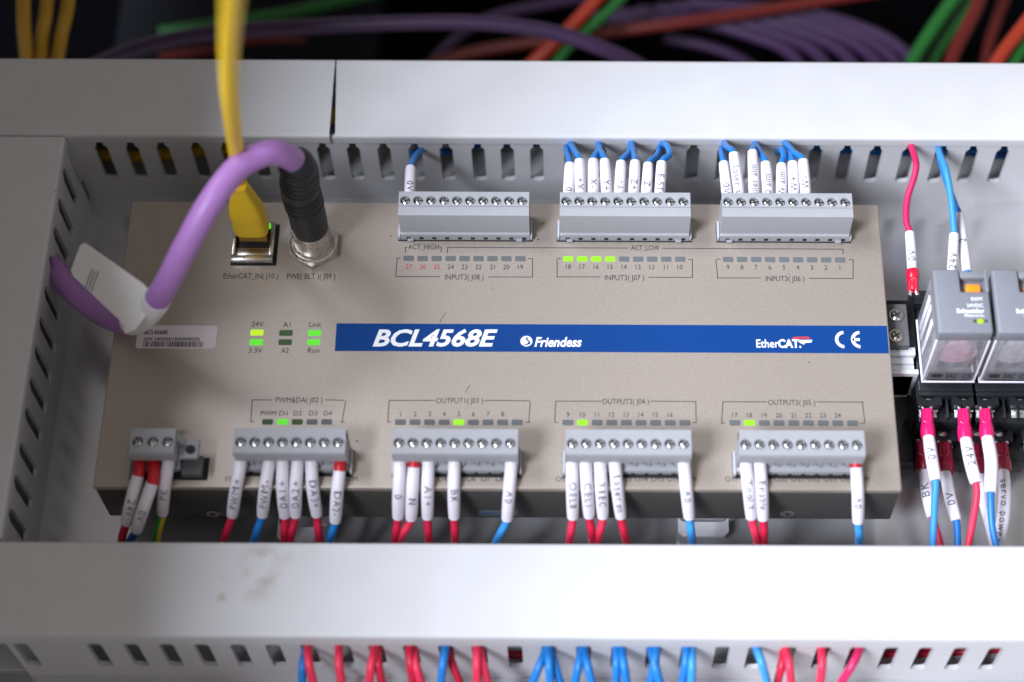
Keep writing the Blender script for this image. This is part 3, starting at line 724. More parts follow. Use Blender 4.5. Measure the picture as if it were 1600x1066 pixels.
def header(x0, x1, y0, y1):
    h = MB(); h.box(x0-.9, x1+.9, y0-.2, y1+.3, ZP+.01, ZP+.06); h.build('header_gap', M['black'], dev)
    h = MB()
    h.box(x0-.75, x0-.12, y0+.2, y1-.2, ZP+.07, ZP+2.2, .1); h.build('pin_header', M['header'], dev); h = MB(); h.box(x1+.12, x1+.75, y0+.2, y1-.2, ZP+.07, ZP+2.2, .1)
    h.build('pin_header', M['header'], dev)
YUB = P(900, 300.5, ZT).y; YUF = P(900, 337.5, ZT).y; YUS = P(900, 313.8, ZT).y
for (px, py, lab) in ((633.3, 313, 'ten way grey screw terminal plug marked J08 holding a single white sleeved wire'),
                      (885.3, 314.5, 'grey screw terminal plug J07 in the middle of the upper row, above four lit lights'),
                      (1138.4, 315.5, 'ten way grey screw terminal plug marked J06 at the right end of the upper row')):
    c = P(px, py, ZT); x0, x1 = plug(c.x, 10, YUB, YUF, YUS, True, lab, px); header(x0, x1, YUF-.7, YUF+5.2)
YLB = P(900, 671, ZT).y; YLF = P(900, 709.5, ZT).y; YLS = P(900, 692.5, ZT).y
for (px, py, n, lab) in ((376, 692, 8, 'eight way grey screw terminal plug below the PWM legend, second in the lower row'),
                         (623.8, 692, 9, 'nine way grey screw terminal plug below the OUTPUT1 legend'),
                         (894.9, 692.5, 9, 'nine way grey screw terminal plug below the OUTPUT2 legend'),
                         (1166, 693, 9, 'grey screw terminal plug below the OUTPUT3 legend, right end of the lower row')):
    c = P(px, py, ZT); x0, x1 = plug(c.x, n, YLB, YLF, YLS, False, lab, px); header(x0, x1, YLF-1.0, YLF+6.0)
# small three way power plug with a screw ear on its right
c = P(214.5, 692, ZT); PIT_old = PIT; PIT = 3.95
x0, x1 = plug(c.x, 3, YLB-.3, YLF, YLS, False, 'small three way grey power plug at the lower left corner of the controller', 214)
pw = [o for o in bpy.data.objects if o.get('label', '').startswith('small three way')][0]
PIT = PIT_old
h = MB(); h.box(x0-2.3, x1+7.0, YLF-2.4, YLF+4.2, ZP+.01, ZP+.06); h.build('header_gap', M['black'], dev)
h = MB(); h.box(x1+.3, x1+5.8, YLF-1.9, YLF+3.6, ZP+.07, ZP+2.8, .3); h.box(x0-1.9, x0-.3, YLF-1.9, YLF+3.6, ZP+.07, ZP+1.2, .3); h.build('pin_header', M['header_dark'], dev)
e = MB(); e.box(x1+.05, x1+5.4, YLF+.6, YLF+6.2, 40.2, 41.8, .4); e.prism([(x1+.1, 41.85), (x1+2.2, 41.85), (x1+.1, 45.8)], YLF+4.0, YLF+6.0, 'y'); er = e.build('screw_ear', M['plug'], pw); e = MB(); e.box(x0-1.9, x0-.02, YLF+.8, YLF+5.0, 39, 41.2, .4); e.build('screw_ear', M['plug'], pw)
e = MB(); e.cyl((x1+3.3, YLF+2.9, 41.85), (0, 0, 1), 1.3, .3, 18); e.build('screw', M['black'], er)

# ------------------------------------------------------------------ wires
def sleeve_geo(pts, r0):
    L_ = spline(pts, 6); n = len(L_); rad = []
    for i in range(n):
        t = i/(n-1); rad.append(r0*(1-.10*abs(2*t-1)**6))
    return L_, rad
WG = {'up': 'sleeved wires plugged into the upper row', 'low': 'sleeved wires plugged into the lower row', 'relay': 'wires on the relay sockets'}
def wire(wpts, r, m_, label, group, sleeve=None, srad=1.55, text=None, tdir=1, tpos=.5, th=1.9, ferr=None, toff=0, lug=None, ls=1.0, name='wire', ferr_m=None):
    """wpts: centreline points in space. sleeve: points of its centreline"""
    path = spline(wpts, 8); mb = MB(); mb.tube(path, r, 12)
    o = mb.build(name, m_, None, org=path[0], ang=60); tag(o, label, 'wire', group)
    if sleeve:
        sp, rad = sleeve_geo(sleeve, srad); sm = MB(); sm.tube(sp, rad, 18)
        so = sm.build('marker_sleeve', M['sleeve'], o, ang=60)
        if text: text_on_tube(sp, rad, text, tpos, tdir, th, so, toff, ls)
    if ferr:
        fm = MB(); fm.tube(ferr, srad*.93, 16); fm.build('ferrule', ferr_m or M['ferrule'], o, ang=60)
    return o
# --- upper row: (sleeve top px), (sleeve foot px at block edge), wire px points with z, text, dir, label
up = [
 ((641.5, 262), (641, 303), [(643, 262, 40), (648, 246, 34), (655, 238, 29), (663, 231, 25)], '0V', 1, .55, 'short blue wire with a white 0V sleeve, alone in plug J08'),
 ((890.5, 257), (887, 304), [(889.5, 258, 41), (887, 242, 36), (885.5, 230, 30), (893, 222, 27)], '0V', 1, .70, 'blue wire with a 0V sleeve, leftmost on plug J07'),
 ((905.6, 251), (907.5, 304), [(903.5, 252, 42), (898, 236, 37), (890, 222, 31), (886, 212, 27)], 'X+', -1, .55, 'blue wire with an X plus sleeve on plug J07'),
 ((927, 251), (927, 304), [(929, 252, 41), (933, 238, 37), (939, 224, 31), (942, 214, 27)], 'X-', 1, .55, 'blue wire with an X minus sleeve on plug J07'),
 ((945, 251), (949, 304), [(943, 252, 41), (938, 236, 37), (934, 222, 31), (931, 212, 27)], 'Y+', 1, .58, 'blue wire with a Y plus sleeve on plug J07'),
 ((970.6, 254), (966, 304), [(974, 255, 41), (981, 240, 37), (986, 225, 31), (990, 214, 27)], 'Y-', -1, .57, 'blue wire with a Y minus sleeve on plug J07'),
 ((992.5, 253), (988.5, 304), [(993, 254, 42), (990, 240, 37), (986, 222, 32), (981, 212, 27)], 'Z+', 1, .54, 'blue wire with a Z plus sleeve on plug J07'),
 ((1013, 257), (1008, 304), [(1018, 257, 41), (1026, 244, 37), (1031, 231, 31), (1036, 220, 27)], 'Z-', 1, .55, 'blue wire with a Z minus sleeve on plug J07'),
 ((1034, 254), (1029, 304), [(1041, 256, 43), (1046, 242, 41), (1043, 229, 37), (1034, 223, 32), (1028, 216, 27)], 'E-STOP', 1, .62, 'looping blue wire with an emergency stop sleeve at the right of plug J07'),
 ((1131, 255), (1137, 306), [(1130.5, 257, 41), (1128, 240, 37), (1129, 231, 31), (1135, 222, 27)], '0V', 1, .62, 'blue wire with a 0V sleeve, leftmost on plug J06'),
 ((1146.5, 240), (1157, 306), [(1142, 242, 44), (1136, 230, 39), (1131, 221, 32), (1128, 213, 28)], 'Laser alm', 1, .58, 'blue wire with a long laser alarm sleeve on plug J06'),
 ((1175.8, 237), (1178, 306), [(1177, 240, 42), (1178, 231, 36), (1179, 224, 31), (1180, 214, 27)], 'Chiller alm', -1, .62, 'blue wire with a long chiller alarm sleeve on plug J06'),
 ((1196.5, 255), (1200, 306), [(1194, 257, 42), (1187, 238, 38), (1179, 223, 32), (1172, 214, 27)], '0 alm', -1, .52, 'blue wire leaning left out of a white sleeve, fourth on plug J06'),
 ((1221, 258), (1219.5, 306), [(1225, 260, 41), (1225, 245, 40), (1222, 235, 38), (1217.5, 234, 31), (1215, 240, 27)], 'W alm', -1, .5, 'hooked blue wire with a white sleeve, fifth on plug J06'),
 ((1238.5, 254.5), (1240, 306), [(1237, 256, 42), (1233, 240, 37), (1228, 228, 31), (1226, 218, 27)], 'W+', -1, .52, 'blue wire with a W plus sleeve on plug J06'),
 ((1255, 251), (1259.5, 306), [(1250, 252, 43), (1240, 238, 39), (1226, 222, 33), (1216, 213, 28)], 'W-', -1, .5, 'blue wire with a W minus sleeve, rightmost on plug J06'),
]
for (st_, sf, wp, t, d_, tp, lab) in up:
    z0 = wp[0][2]
    a = P(st_[0], st_[1], z0); b = P(sf[0], sf[1], 40.5); b2 = Vector((b.x, YUB-1.5, 40.2)); b = Vector((b.x, b.y, 40.2))
    mid = a.lerp(b2, .5)+Vector((0, 0, .5))
    w_ = [P(x, y, z) for x, y, z in wp]; w_[0] = a
    n0 = (a-w_[1]).normalized(); w_ = [b2, mid]+w_
    ln = len(t)
    wire(w_, .96, M['wblue'], lab, WG['up'], [b2, mid, a][::-1], 1.58, t, d_, tp, 1.75, ls=1.25 if ln < 4 else 1.1)
# --- lower row
# colour, plug opening px x, sleeve (top px), (foot px), wire end px, text, dir, ferrule?, label
low = [
 ('wred', (217, 740), (197.5, 817), (189, 852), '24V', 1, 'F', 'red wire with a red collar and 24V sleeve, leftmost on the power plug'),
 ('wdblue', (239, 752), (213, 829), (201, 853), '0V', 1, 'F', 'dark blue wire with a red collar and 0V sleeve on the power plug'),
 ('gy', (263, 726), (254, 802), (243, 852), 'PE', -1, '', 'green and yellow earth wire with a PE sleeve on the power plug'),
 ('wred', (376, 726), (363, 805), (348, 853), 'PWM+', -1, '', 'red wire with a PWM plus sleeve, leftmost on plug J02'),
 ('wblue', (420.5, 725), (410, 805), (395, 853), 'PWM-', -1, '', 'blue wire with a PWM minus sleeve on plug J02'),
 ('wred', (442, 725), (445, 806), (445, 853), 'DA1+', -1, '', 'red wire with a DA1 plus sleeve on plug J02'),
 ('wred', (465, 725), (462, 805), (452, 853), 'DA2+', -1, '', 'red wire with a DA2 plus sleeve on plug J02'),
 ('wred', (487, 725), (495, 804), (501, 853), 'DA3+', 1, '', 'red wire with a DA3 plus sleeve on plug J02'),
 ('wblue', (531, 732), (524, 814), (514, 853), 'DA2-', 1, 'F', 'blue wire with a red collar and DA2 minus sleeve, rightmost on plug J02'),
 ('wred', (625.6, 725), (622, 808), (617, 853), '0', -1, '', 'red wire with a single 0 on its sleeve, leftmost on the OUTPUT1 plug'),
 ('wred2', (647, 726.5), (642.5, 810), (621, 853), 'N', 1, 'F', 'red wire with a red collar and N sleeve on the OUTPUT1 plug'),
 ('wred', (669.5, 725), (668, 808), (671, 853), 'A1+', 1, '', 'red wire with an A1 plus sleeve on the OUTPUT1 plug'),
 ('wred', (710, 724), (709.7, 808), (712, 853), 'BK', 1, '', 'red wire with a BK sleeve standing alone mid plug at OUTPUT1'),
 ('wlblue', (799, 725), (792.5, 811), (773, 853), '0V', -1, '', 'blue wire with a 0V sleeve, rightmost on the OUTPUT1 plug'),
 ('wred2', (893.8, 725), (895, 808), (889, 853), 'OEL8', 1, '', 'red wire, leftmost of the four on the OUTPUT2 plug'),
 ('wred', (915, 724), (920.5, 806), (927, 853), 'CEL1', 1, '', 'red wire, second of the four on the OUTPUT2 plug'),
 ('wred2', (937.5, 724), (942, 807), (933, 853), '31EC', 1, '', 'red wire leaning left, third of the four on the OUTPUT2 plug'),
 ('wred', (961, 725), (970, 807), (979.5, 853), 'Laser en', 1, '', 'red wire leaning right, fourth on the OUTPUT2 plug'),
 ('wlblue', (1068.7, 725), (1077, 808), (1082, 853), '0V', -1, '', 'blue wire with a 0V sleeve alone at the right of the OUTPUT2 plug'),
 ('wred2', (1165.5, 725), (1174, 808), (1184, 853), 'Tool Y', 1, '', 'red wire, leftmost on the OUTPUT3 plug'),
 ('wred', (1187.5, 725), (1192.5, 810), (1194.5, 853), 'Enable', 1, '', 'red wire with a six letter sleeve, second on the OUTPUT3 plug'),
 ('wlblue', (1337.5, 726.5), (1341, 815), (1342.5, 853), '0V', -1, 'F', 'blue wire with a red collar and 0V sleeve, rightmost on the OUTPUT3 plug'),
]
for (mk, a_, f_, e_, t, d_, fer, lab) in low:
    zt_ = 38.0 if not (a_[1] > 735) else 37.5
    top = P(a_[0], a_[1], zt_); foot = P(f_[0], f_[1], 25.5)
    inn = P(a_[0], 723, 38.3)+Vector((0, 2.2, 0))
    mid = top.lerp(foot, .42)+Vector((0, -1.6, 1.2))
    end = P(e_[0], e_[1], 17.0); e2 = end+Vector(((end.x-foot.x)*.2, -5, -1.5))
    axis = (foot-mid).normalized()
    wend = foot+axis*3.0
    fe = spline([inn, top, mid, foot, foot.lerp(end, .5)+Vector((0, -.4, .8)), end, e2], 8)[:10] if fer else None
    sl = [top, mid, foot]
    if not fer: sl = [inn, top+Vector((0, 0, .2)), mid, foot]
    ln = len(t)
    wire([inn, top, mid, foot, foot.lerp(end, .5)+Vector((0, -.4, .8)), end, e2], 1.12, M[mk], lab, WG['low'], sl, 1.72, t, d_, .56, 1.85, fe, ls=1.3 if ln < 5 else 1.15, toff=.1)

# ------------------------------------------------------------------ wires of the front duct, leaving its slots
out_w = [
 (478, 1012, 472, 1070, 'wblue', 30, 'blue wire half hidden behind a red one, leftmost of the front slots'),
 (481, 1006, 490, 1070, 'wred2', 31, 'red wire crossing over a blue one, leftmost of the front slots'),
 (530, 1006, 534, 1070, 'wred2', 31, 'single straight red wire next to the leftmost pair below the front cover'),
 (586, 1008, 577, 1070, 'wred2', 31, 'left red wire of the first forked red pair below the front cover'),
 (589, 1009, 597, 1070, 'wred', 30, 'right red wire of the first forked red pair below the front cover'),
 (640, 1007, 646, 1070, 'wred', 30, 'left red wire of the second red pair below the front cover'),
 (646, 1010, 658, 1070, 'wred2', 31, 'right red wire of the second red pair below the front cover'),
 (697, 1006, 689, 1070, 'wblue', 31, 'blue wire sharing its slot with a red one below the front cover'),
 (701, 1014, 719, 1070, 'wred', 29, 'red wire sharing its slot with a blue one below the front cover'),
 (746, 1006, 746, 1070, 'wred2', 31, 'left red wire just left of the empty middle slot'),
 (749, 1008, 763, 1070, 'wred2', 30, 'right red wire just left of the empty middle slot'),
 (853, 1012, 831, 1070, 'wblue', 30, 'leftmost blue wire of the blue triplet below the front cover'),
 (857, 1009, 860, 1070, 'wblue', 31, 'middle blue wire of the blue triplet below the front cover'),
 (861, 1012, 876, 1070, 'wblue', 30, 'rightmost blue wire of the blue triplet below the front cover'),
 (909, 1012, 898, 1070, 'wblue', 30, 'left wire of the forked blue pair right of the blue triplet'),
 (913, 1012, 925, 1070, 'wblue', 31, 'right wire of the forked blue pair right of the blue triplet'),
 (963, 1009, 963, 1070, 'wblue', 30, 'left wire of the upright parallel blue pair below the front cover'),
 (971, 1009, 979, 1070, 'wblue', 31, 'right wire of the upright parallel blue pair below the front cover'),
 (1026, 1008, 1016, 1070, 'wblue', 30, 'blue wire passing under another in the crossed blue pair'),
 (1017, 1012, 1031, 1070, 'wblue', 31, 'blue wire passing over another in the crossed blue pair'),
 (1073, 1007, 1066, 1070, 'wblue', 30, 'mid blue wire beside the pale blue one below the front cover'),
 (1081, 1009, 1080, 1070, 'wlblue', 31, 'pale blue wire below the front cover'),
 (1181, 1006, 1199, 1070, 'wlblue', 31, 'single blue wire slanting right of the empty front slots'),
 (1224, 1014, 1214, 1070, 'wred', 29, 'lower red wire of the pair right of the slanting blue wire'),
 (1228, 1010, 1236, 1070, 'wred2', 31, 'upper red wire of the pair right of the slanting blue wire'),
 (1284, 1009, 1281, 1070, 'wred2', 31, 'single red wire with a bend, second from the right below the front cover'),
 (1344, 1008, 1313, 1070, 'wpink', 31, 'magenta wire slanting left, rightmost below the front cover'),
]
for i, (x0, y0, x1, y1, mk, z, lab) in enumerate(out_w):
    a = PY(x0, y0, YL+.5); z_ = a.z
    a = Vector((a.x, YL+.6, z_)); b_in = a+Vector((random.uniform(-1, 1), 8, 1.0 if z_ < 31 else .3))
    e = P(x1, y1, 17+(z-29)*2.2); m1 = a.lerp(e, .45)+Vector((0, -1.2, 2.2)); e2 = e+(e-a)*.8+Vector((0, 0, -5)); e3 = Vector((e2.x+random.uniform(-3, 3), e2.y-15, e2.z-4))
    wire([b_in, a, m1, e, e2, e3], 1.12, M[mk], lab, 'wires leaving the slots of the front duct')
# wires lying inside the ducts
def lying(pxpts, Y, r, m_, lab, grp, cat='wire', name='wire'):
    pts = [Vector((PY(x, y, Y).x, Y+random.uniform(-.6, .6), PY(x, y, Y).z)) for x, y in pxpts]
    return wire(pts, r, m_, lab, grp, name=name)
gi = 'wires lying inside the ducts'
lying([(640, 238), (700, 235), (760, 226), (860, 222), (1000, 224), (1200, 222), (1320, 234), (1450, 236), (1620, 228)], 76, 1.05, M['wblue'], 'blue wire lying inside the upper duct, seen through its slots', gi)
lying([(880, 216), (1000, 217), (1150, 214), (1290, 232), (1400, 222), (1520, 240), (1640, 236)], 79, 1.05, M['wdblue'], 'dark blue wire lying inside the upper duct behind the brighter one', gi)
lying([(1250, 226), (1350, 238), (1450, 228), (1560, 244), (1640, 230)], 80, 1.1, M['wblue'], 'second bright blue wire in the right end of the upper duct', gi)
wire([PY(90, 236, 80), PY(150, 240, 78), PY(210, 244, 77), PY(270, 240, 77), PY(330, 234, 78), PY(420, 226, 83), Vector((P(518, 180, 26).x, 80, 27)), Vector((P(620, 190, 20).x, 88, 20))], 2.1, M['yellow'], 'yellow cable lying inside the left end of the upper duct', gi)
for i, (pp, mk, lab) in enumerate([([(590, 1012), (640, 1018), (700, 1022), (760, 1020), (850, 1022), (1000, 1020)], 'wred', 'dull red wire lying inside the front duct on the left'),
        ([(1240, 1020), (1330, 1018), (1450, 1022), (1560, 1012), (1640, 1020)], 'wred', 'dull red wire lying inside the front duct on the right'),
        ([(1290, 1010), (1400, 1008), (1500, 1018), (1640, 1004)], 'wred2', 'bright red wire lying inside the front duct on the right'),
        ([(1400, 1004), (1500, 1010), (1560, 1022), (1640, 1020)], 'wblue', 'blue wire lying inside the right end of the front duct')]):
    lying(pp, -81+i*1.3, 1.1, M[mk], lab, gi)

# ------------------------------------------------------------------ relays and their sockets
ZR = 54.0
RX0 = P(1467, 520, ZR).x; RX1 = P(1553, 520, ZR).x; RYB = P(1510, 520, ZR).y; RYT = P(1510, 420, ZR).y; RP = 15.95
def relay(dx, lab, lit, textlines):
    x0, x1 = RX0+dx, RX1+dx
    root = empty('relay', ((x0+x1)/2, (RYB+RYT)/2, 24), lab, 'relay', 'plug in relays on the right')
    # cap with a notch at its top right
    nx0 = x0+(1504-1467)/86*(x1-x0)+.8; nx1 = x1-.4; ny0 = P(1510, 455, ZR).y
    c = MB()
    r = .7
    c.cap_l([(x0, RYB), (nx0, RYB), (x1, RYB), (x1, ny0), (nx0, ny0), (x0, ny0), (nx0, RYT), (x0, RYT)], 49.2, ZR, r)
    c.box(nx0-.6, nx1+.4, ny0-1.2, RYT-.2, 49.2, 50.8, .3); c.box(nx1-.4, x1-.05, ny0-.3, RYT, 49.2, ZR-.05, .3)
    c.box(nx0, nx1, RYT-2.4, RYT-.3, 50.7, 53.2, .4)
    cap = c.build('relay_cap', M['relaygrey'], root)
    f = MB(); f.box(nx0+1.7, nx0+5.6, ny0+.4, ny0+3.0, 50.7, 52.6, .4, 2); f.build('test_flag', M['orange'], cap)
    t = MB(); kx = (x1-x0)/86
    def rt_(txt, a, b, yb, h, bold):
        vs, fs = glyphs(txt, bold); mn = min(v[0] for v in vs); mx = max(v[0] for v in vs); X0 = x0+(a-1467)*kx; X1 = x0+(b-1467)*kx; Y = P(1510, yb, ZR).y; H = h/5.8
        t.add([(X0+(v[0]-mn)/(mx-mn)*(X1-X0), Y+v[1]/CAP*H, ZR+.05) for v in vs], fs)
    for ln in textlines: rt_(*ln)
    t.build('lettering', M['white_ink'], cap, smooth=False)
    # clear body
    gy0, gy1, gz0, gz1 = RYB+.05, RYT-.05, 25.0, 49.1
    g = MB(); g.box(x0+.1, x1-.1, gy0, gy1, gz0, gz1, .5, 2); gb = g.build('clear_case', M['clear'], root)
    g = MB(); g.box(x0-.12, x1+.12, gy0-.25, gy0+.55, gz0-.1, gz0+.7, .2)
    g.box(x0-.12, x0+.45, gy0-.2, gy1, gz0, gz0+.7, .15); g.box(x1-.45, x1+.12, gy0-.2, gy1, gz0, gz0+.7, .15)
    for xx in (x0-.05, x1-.5): g.box(xx, xx+.55, gy0-.12, gy0+.5, gz0, gz1, .2)
    for yy in (gy0+6, gy0+10.5, gy0+13.5): g.box(x0-.25, x0+.05, yy, yy+2, gz0+5, gz1-2, .1)
    g.build('case_ribs', mat('frosted_rib', (.80, .80, .86), .3), gb)
    ins = MB(); ins.cyl(((x0+x1)/2, gy0+1.2, gz1-9), (0, 1, 0), 5.6, 12, 24)
    ins.v = [Vector((v.x, v.y, v.z)) for v in ins.v]; ins.build('coil', M['coil'] if lit else mat('coil_wrap_grey', (.30, .28, .29), .45, noise=.3, nscale=500), root)
    ins = MB(); ins.box(x0+1.4, x1-1.4, gy0+4, gy1-1.5, gz0+1, gz1-3, .3); ins.box(x0+1.8, x0+3, gy0+.9, gy0+4, gz0+4, gz1-2); ins.box(x1-4, x1-3.2, gy0+.9, gy0+4, gz0+6, gz1-3)
    ins.build('relay_frame', M['contact'], root)
    # printed band low on the front with approval marks
    b = MB(); b.box(x0+1.0, x1-1.2, gy0-.13, gy0-.05, gz0+1.1, gz0+6.2); bd = b.build('printed_band', mat('smoky_band', (.13, .13, .14), .4), root)
    b = MB(); yy = gy0-.17
    def ft(txt, X0, X1, Z0, h):
        vs, fs = glyphs(txt, .03); mn = min(v[0] for v in vs); mx = max(v[0] for v in vs)
        b.add([(X0+(v[0]-mn)/(mx-mn)*(X1-X0), yy, Z0+v[1]/CAP*h) for v in vs], fs)
    ft('EAC', x0+6.2, x0+9.3, gz0+3.0, 2.4); ft('CS', x0+10.6, x0+13.2, gz0+3.0, 2.2)
    cx, cz = x0+3.6, gz0+4.2
    b.add([(cx+1.7*math.cos(2*math.pi*k/20), yy, cz+1.2*math.sin(2*math.pi*k/20)) for k in range(20)], [tuple(range(20))])
    b.add([(x0+2, yy, gz0+1.5), (x0+9.5, yy, gz0+1.5), (x0+9.5, yy, gz0+2.1), (x0+2, yy, gz0+2.1)], [(0, 1, 2, 3)]); b.add([(x0+10.3, yy, gz0+1.5), (x0+12.8, yy, gz0+1.5), (x0+12.8, yy, gz0+2.1), (x0+10.3, yy, gz0+2.1)], [(0, 1, 2, 3)])
    b.build('lettering', M['ink'], bd, smooth=False)
    if lit:
        l = MB(); lx = x0+(1534-1467)*kx; ly = P(1534, 502, ZR).y
        l.cyl((lx, ly, ZR-.2), (0, 0, 1), .95, .5, 16, 0, .7); l.build('indicator_light', M['led_yel'], cap)
        l = MB()
        for k in (-1, 1): l.cyl((lx+k*1.5, ly, ZR-.2), (0, 0, 1), .5, .28, 12)
        l.build('indicator_glow', M['led_dim'], cap)
TL = [('RXM', 1523, 1540, 470, 6, .02), ('24VDC', 1515, 1541, 480, 6, .02), ('Schneider', 1498, 1542, 489, 7, .04), ('Electric', 1510, 1541, 495, 4.5, .02)]
relay(0, 'plug in relay with a grey cap, orange flag and glowing yellow green lamp', True, TL)
relay(RP, 'plug in relay with a grey cap cut off by the right edge of the picture', False, TL)

def socket(dx, lab):
    x0, x1 = RX0+dx-.55, RX1+dx+.25
    root = empty('relay_socket', ((x0+x1)/2, 0, 1), lab, 'relay socket', 'black sockets under the relays')
    b = MB()
    yt = P(1430, 462, 22).y+1.0
    ylo = P(1500, 716, 12).y; ymid = P(1500, 650, 22).y
    b.box(x0, x1, RYB-1.5, yt, 4, 22.5, .5)                      # main block under the relay
    b.box(x0+.15, x1-.15, ymid, RYB-1.6, 3, 18.0, .4)             # upper step floor
    b.box(x0+.3, x1-.3, ylo, ymid-.1, 2.5, 9.5, .4)               # lower step floor
    b.box(x0+.05, x1-.05, RYB-3.0, RYB-1.55, 18, 22.9, .3)
    holes = []
    def bay(px, ya, yb, z):
        cx = P(px, (ya+yb)/2, z).x+dx; y0 = P(px, yb, z).y; y1 = P(px, ya, z).y
        hole_cell(b, cx-3.5, cx+3.5, y0, y1, z, cx, (y0+y1)/2+.1, 2.05, 2.6)
        for (xa_, xb_) in ((cx-3.5, cx-3.4), (cx+3.4, cx+3.5)): b.box(xa_, xb_, y0, y1, z-8, z-.02)
        b.box(cx-3.5, cx+3.5, y0, y0+.3, z-3.0, z-.02); b.box(cx-3.5, cx+3.5, y1-.3, y1, z-8, z-.02)
        holes.append((cx, y0, (y0+y1)/2+.1, z))
    for px in (1451, 1506): bay(px, 597, 633, 22.0)
    for px in (1474, 1527): bay(px, 655, 689, 13.0)
    for px in (1479, 1500): q = P(px, 640, 19); b.box(q.x+dx-.35, q.x+dx+.35, ymid+.3, RYB-2.0, 10, 20.5, .15)
    b.prism([(yt, 10), (yt+.1, 23), (yt-4, 26), (yt-6, 26), (yt-6, 10)], x0+.5, x1-.5, 'x')
    if dx == 0: b.prism([(x0-4.5, ylo+1), (x0-1.6, ymid+6), (x0-.2, RYB-3), (x0-.2, ylo+1)], 2.5, 7, 'z')
    b.build('socket_body', M['socket'], root)
    for cx, y0, yc, z in holes:
        c = MB(); c.box(cx-2.7, cx+2.7, y0-.95, y0-.05, z-3.4, z-2.2, .2); c.box(cx-2.4, cx+2.4, y0-2.2, y0-.2, z-3.9, z-3.45, .1); c.build('clamp_plate', M['screw'], root, org=(cx, y0, z))
        c = MB(); c.cyl((cx, yc, z-2.5), (0, 0, 1), 1.75, .8, 18); c.cyl((cx, yc, z-1.7), (0, 0, 1), 1.7, .5, 18, 0, .9); c.box(cx-1.3, cx+1.3, yc-.2, yc+.2, z-1.22, z-1.12, m=1, rot=Matrix.Rotation(.6, 3, 'Z')); c.build('screw', [M['screw'], M['black']], root, org=(cx, yc, z))
socket(0, 'black relay socket directly right of the controller with pink lugs screwed on')
socket(RP, 'black relay socket at the right edge of the picture carrying the servo power wire')
mb = MB()

# end clamp: grey block with two cross head screws, and dark backing
cr = empty('end_clamp', (112, 8, 8), 'grey rail end clamp with two cross head screws between controller and relays', 'rail clamp')
zc = 28.0; a0 = P(1389, 540, zc); a1 = P(1415, 475, zc)
mb = MB(); mb.box(XR+.5, a1.x+.2, a0.y, a1.y, 14, zc, .3); cb = mb.build('clamp_body', M['clampgrey'], cr)
q0 = P(1396, 585, 25); q1 = P(1430, 544, 25); mb = MB(); hh = q1.y-q0.y
for k, (f0, f1, zz, ex) in enumerate(((0, .17, 25.4, .9), (.2, .42, 24.2, 0), (.45, .68, 24.2, 0), (.72, 1, 25.4, .5))): mb.box(XR+.6, q1.x-.6+ex, q0.y+hh*f0, q0.y+hh*f1, 12, zz, .15)
mb.box(XR+.7, q1.x-1, q0.y, q1.y, 11, 23.6); mb.build('rail_grip', M['rail'], cr)
mb = MB(); mb.box(XR+1, a1.x+3.2, a0.y+.5, a1.y+3.6, 10, zc-4, .4); mb.build('clamp_foot', M['socket'], cr)
for py in (493.5, 525.5):
    q = P(1400.5, py, zc); m_ = MB(); m_.cyl((q.x, q.y, zc-.2), (0, 0, 1), 2.05, .6, 22); m_.cyl((q.x, q.y, zc+.3), (0, 0, 1), 1.85, .55, 22, 0, 1.1)
    m_.box(q.x-1.2, q.x+1.2, q.y-.22, q.y+.22, zc+.8, zc+.88, m=1, rot=Matrix.Rotation(.5, 3, 'Z')); m_.box(q.x-.22, q.x+.22, q.y-1.2, q.y+1.2, zc+.81, zc+.89, m=1, rot=Matrix.Rotation(.5, 3, 'Z'))
    m_.build('screw', [M['chrome'], M['black']], cr, org=(q.x, q.y, zc))

# lugs
def lug(o, p0, p1, m_, r):
    """insulated crimp: collar then flattened barrel ending in a metal fork. p0 the fork end, p1 the wire end"""
    p0 = Vector(p0); p1 = Vector(p1); D = p1-p0; mb = MB(); n = 9; pts = [p0+D*(i/(n-1)) for i in range(n)]
    rad = [r*.86, r*.92, r*.92, r*.9, r*.93, r*1.05, r*1.08, r*1.06, r*.98]
    mb.tube(pts, rad, 18, m=0); lo = mb.build('crimp_lug', m_, o, ang=60)
    T_ = D.normalized(); V = CAM-p0; N = (V-T_*V.dot(T_)).normalized(); B = T_.cross(N)
    rm = MB()
    for s_ in (-1, 1):
        rm.tube([p0+D*.02+N*r*.72+B*s_*r*.45, p0+D*.48+N*r*.78+B*s_*r*.5], r*.26, 8)
    rm.tube([p0+D*.48+N*r*.78-B*r*.5, p0+D*.55+N*r*.8, p0+D*.48+N*r*.78+B*r*.5], r*.24, 8)
    rm.build('crimp_ridge', m_, lo, ang=60)
    fk = MB(); q = p0-T_*1.3
    for s_ in (-1, 1): fk.tube([p0+T_*.5+B*s_*r*.35, q+B*s_*r*.62], r*.30, 8)
    fk.build('fork', M['screw'], lo, ang=60)
def rw(lugp, lz, slp, slz, wp, mk, lab, t, d_, lm, srad=1.65, lr=1.75, tpos=.5, th=1.9, toff=0):
    L0 = P(lugp[0][0], lugp[0][1], lz[0]); L1 = P(lugp[1][0], lugp[1][1], lz[1])
    sl = [P(x, y, z) for (x, y), z in zip(slp, slz)]; w_ = [P(x, y, z) for x, y, z in wp]
    o = wire([L0.lerp(L1, .5)]+sl+w_, .98, M[mk], lab, WG['relay'], sl, srad, t, d_, tpos, th, toff=toff, ls=1.25)
    if lm: lug(o, L0, L1, M[lm], lr)
    return o
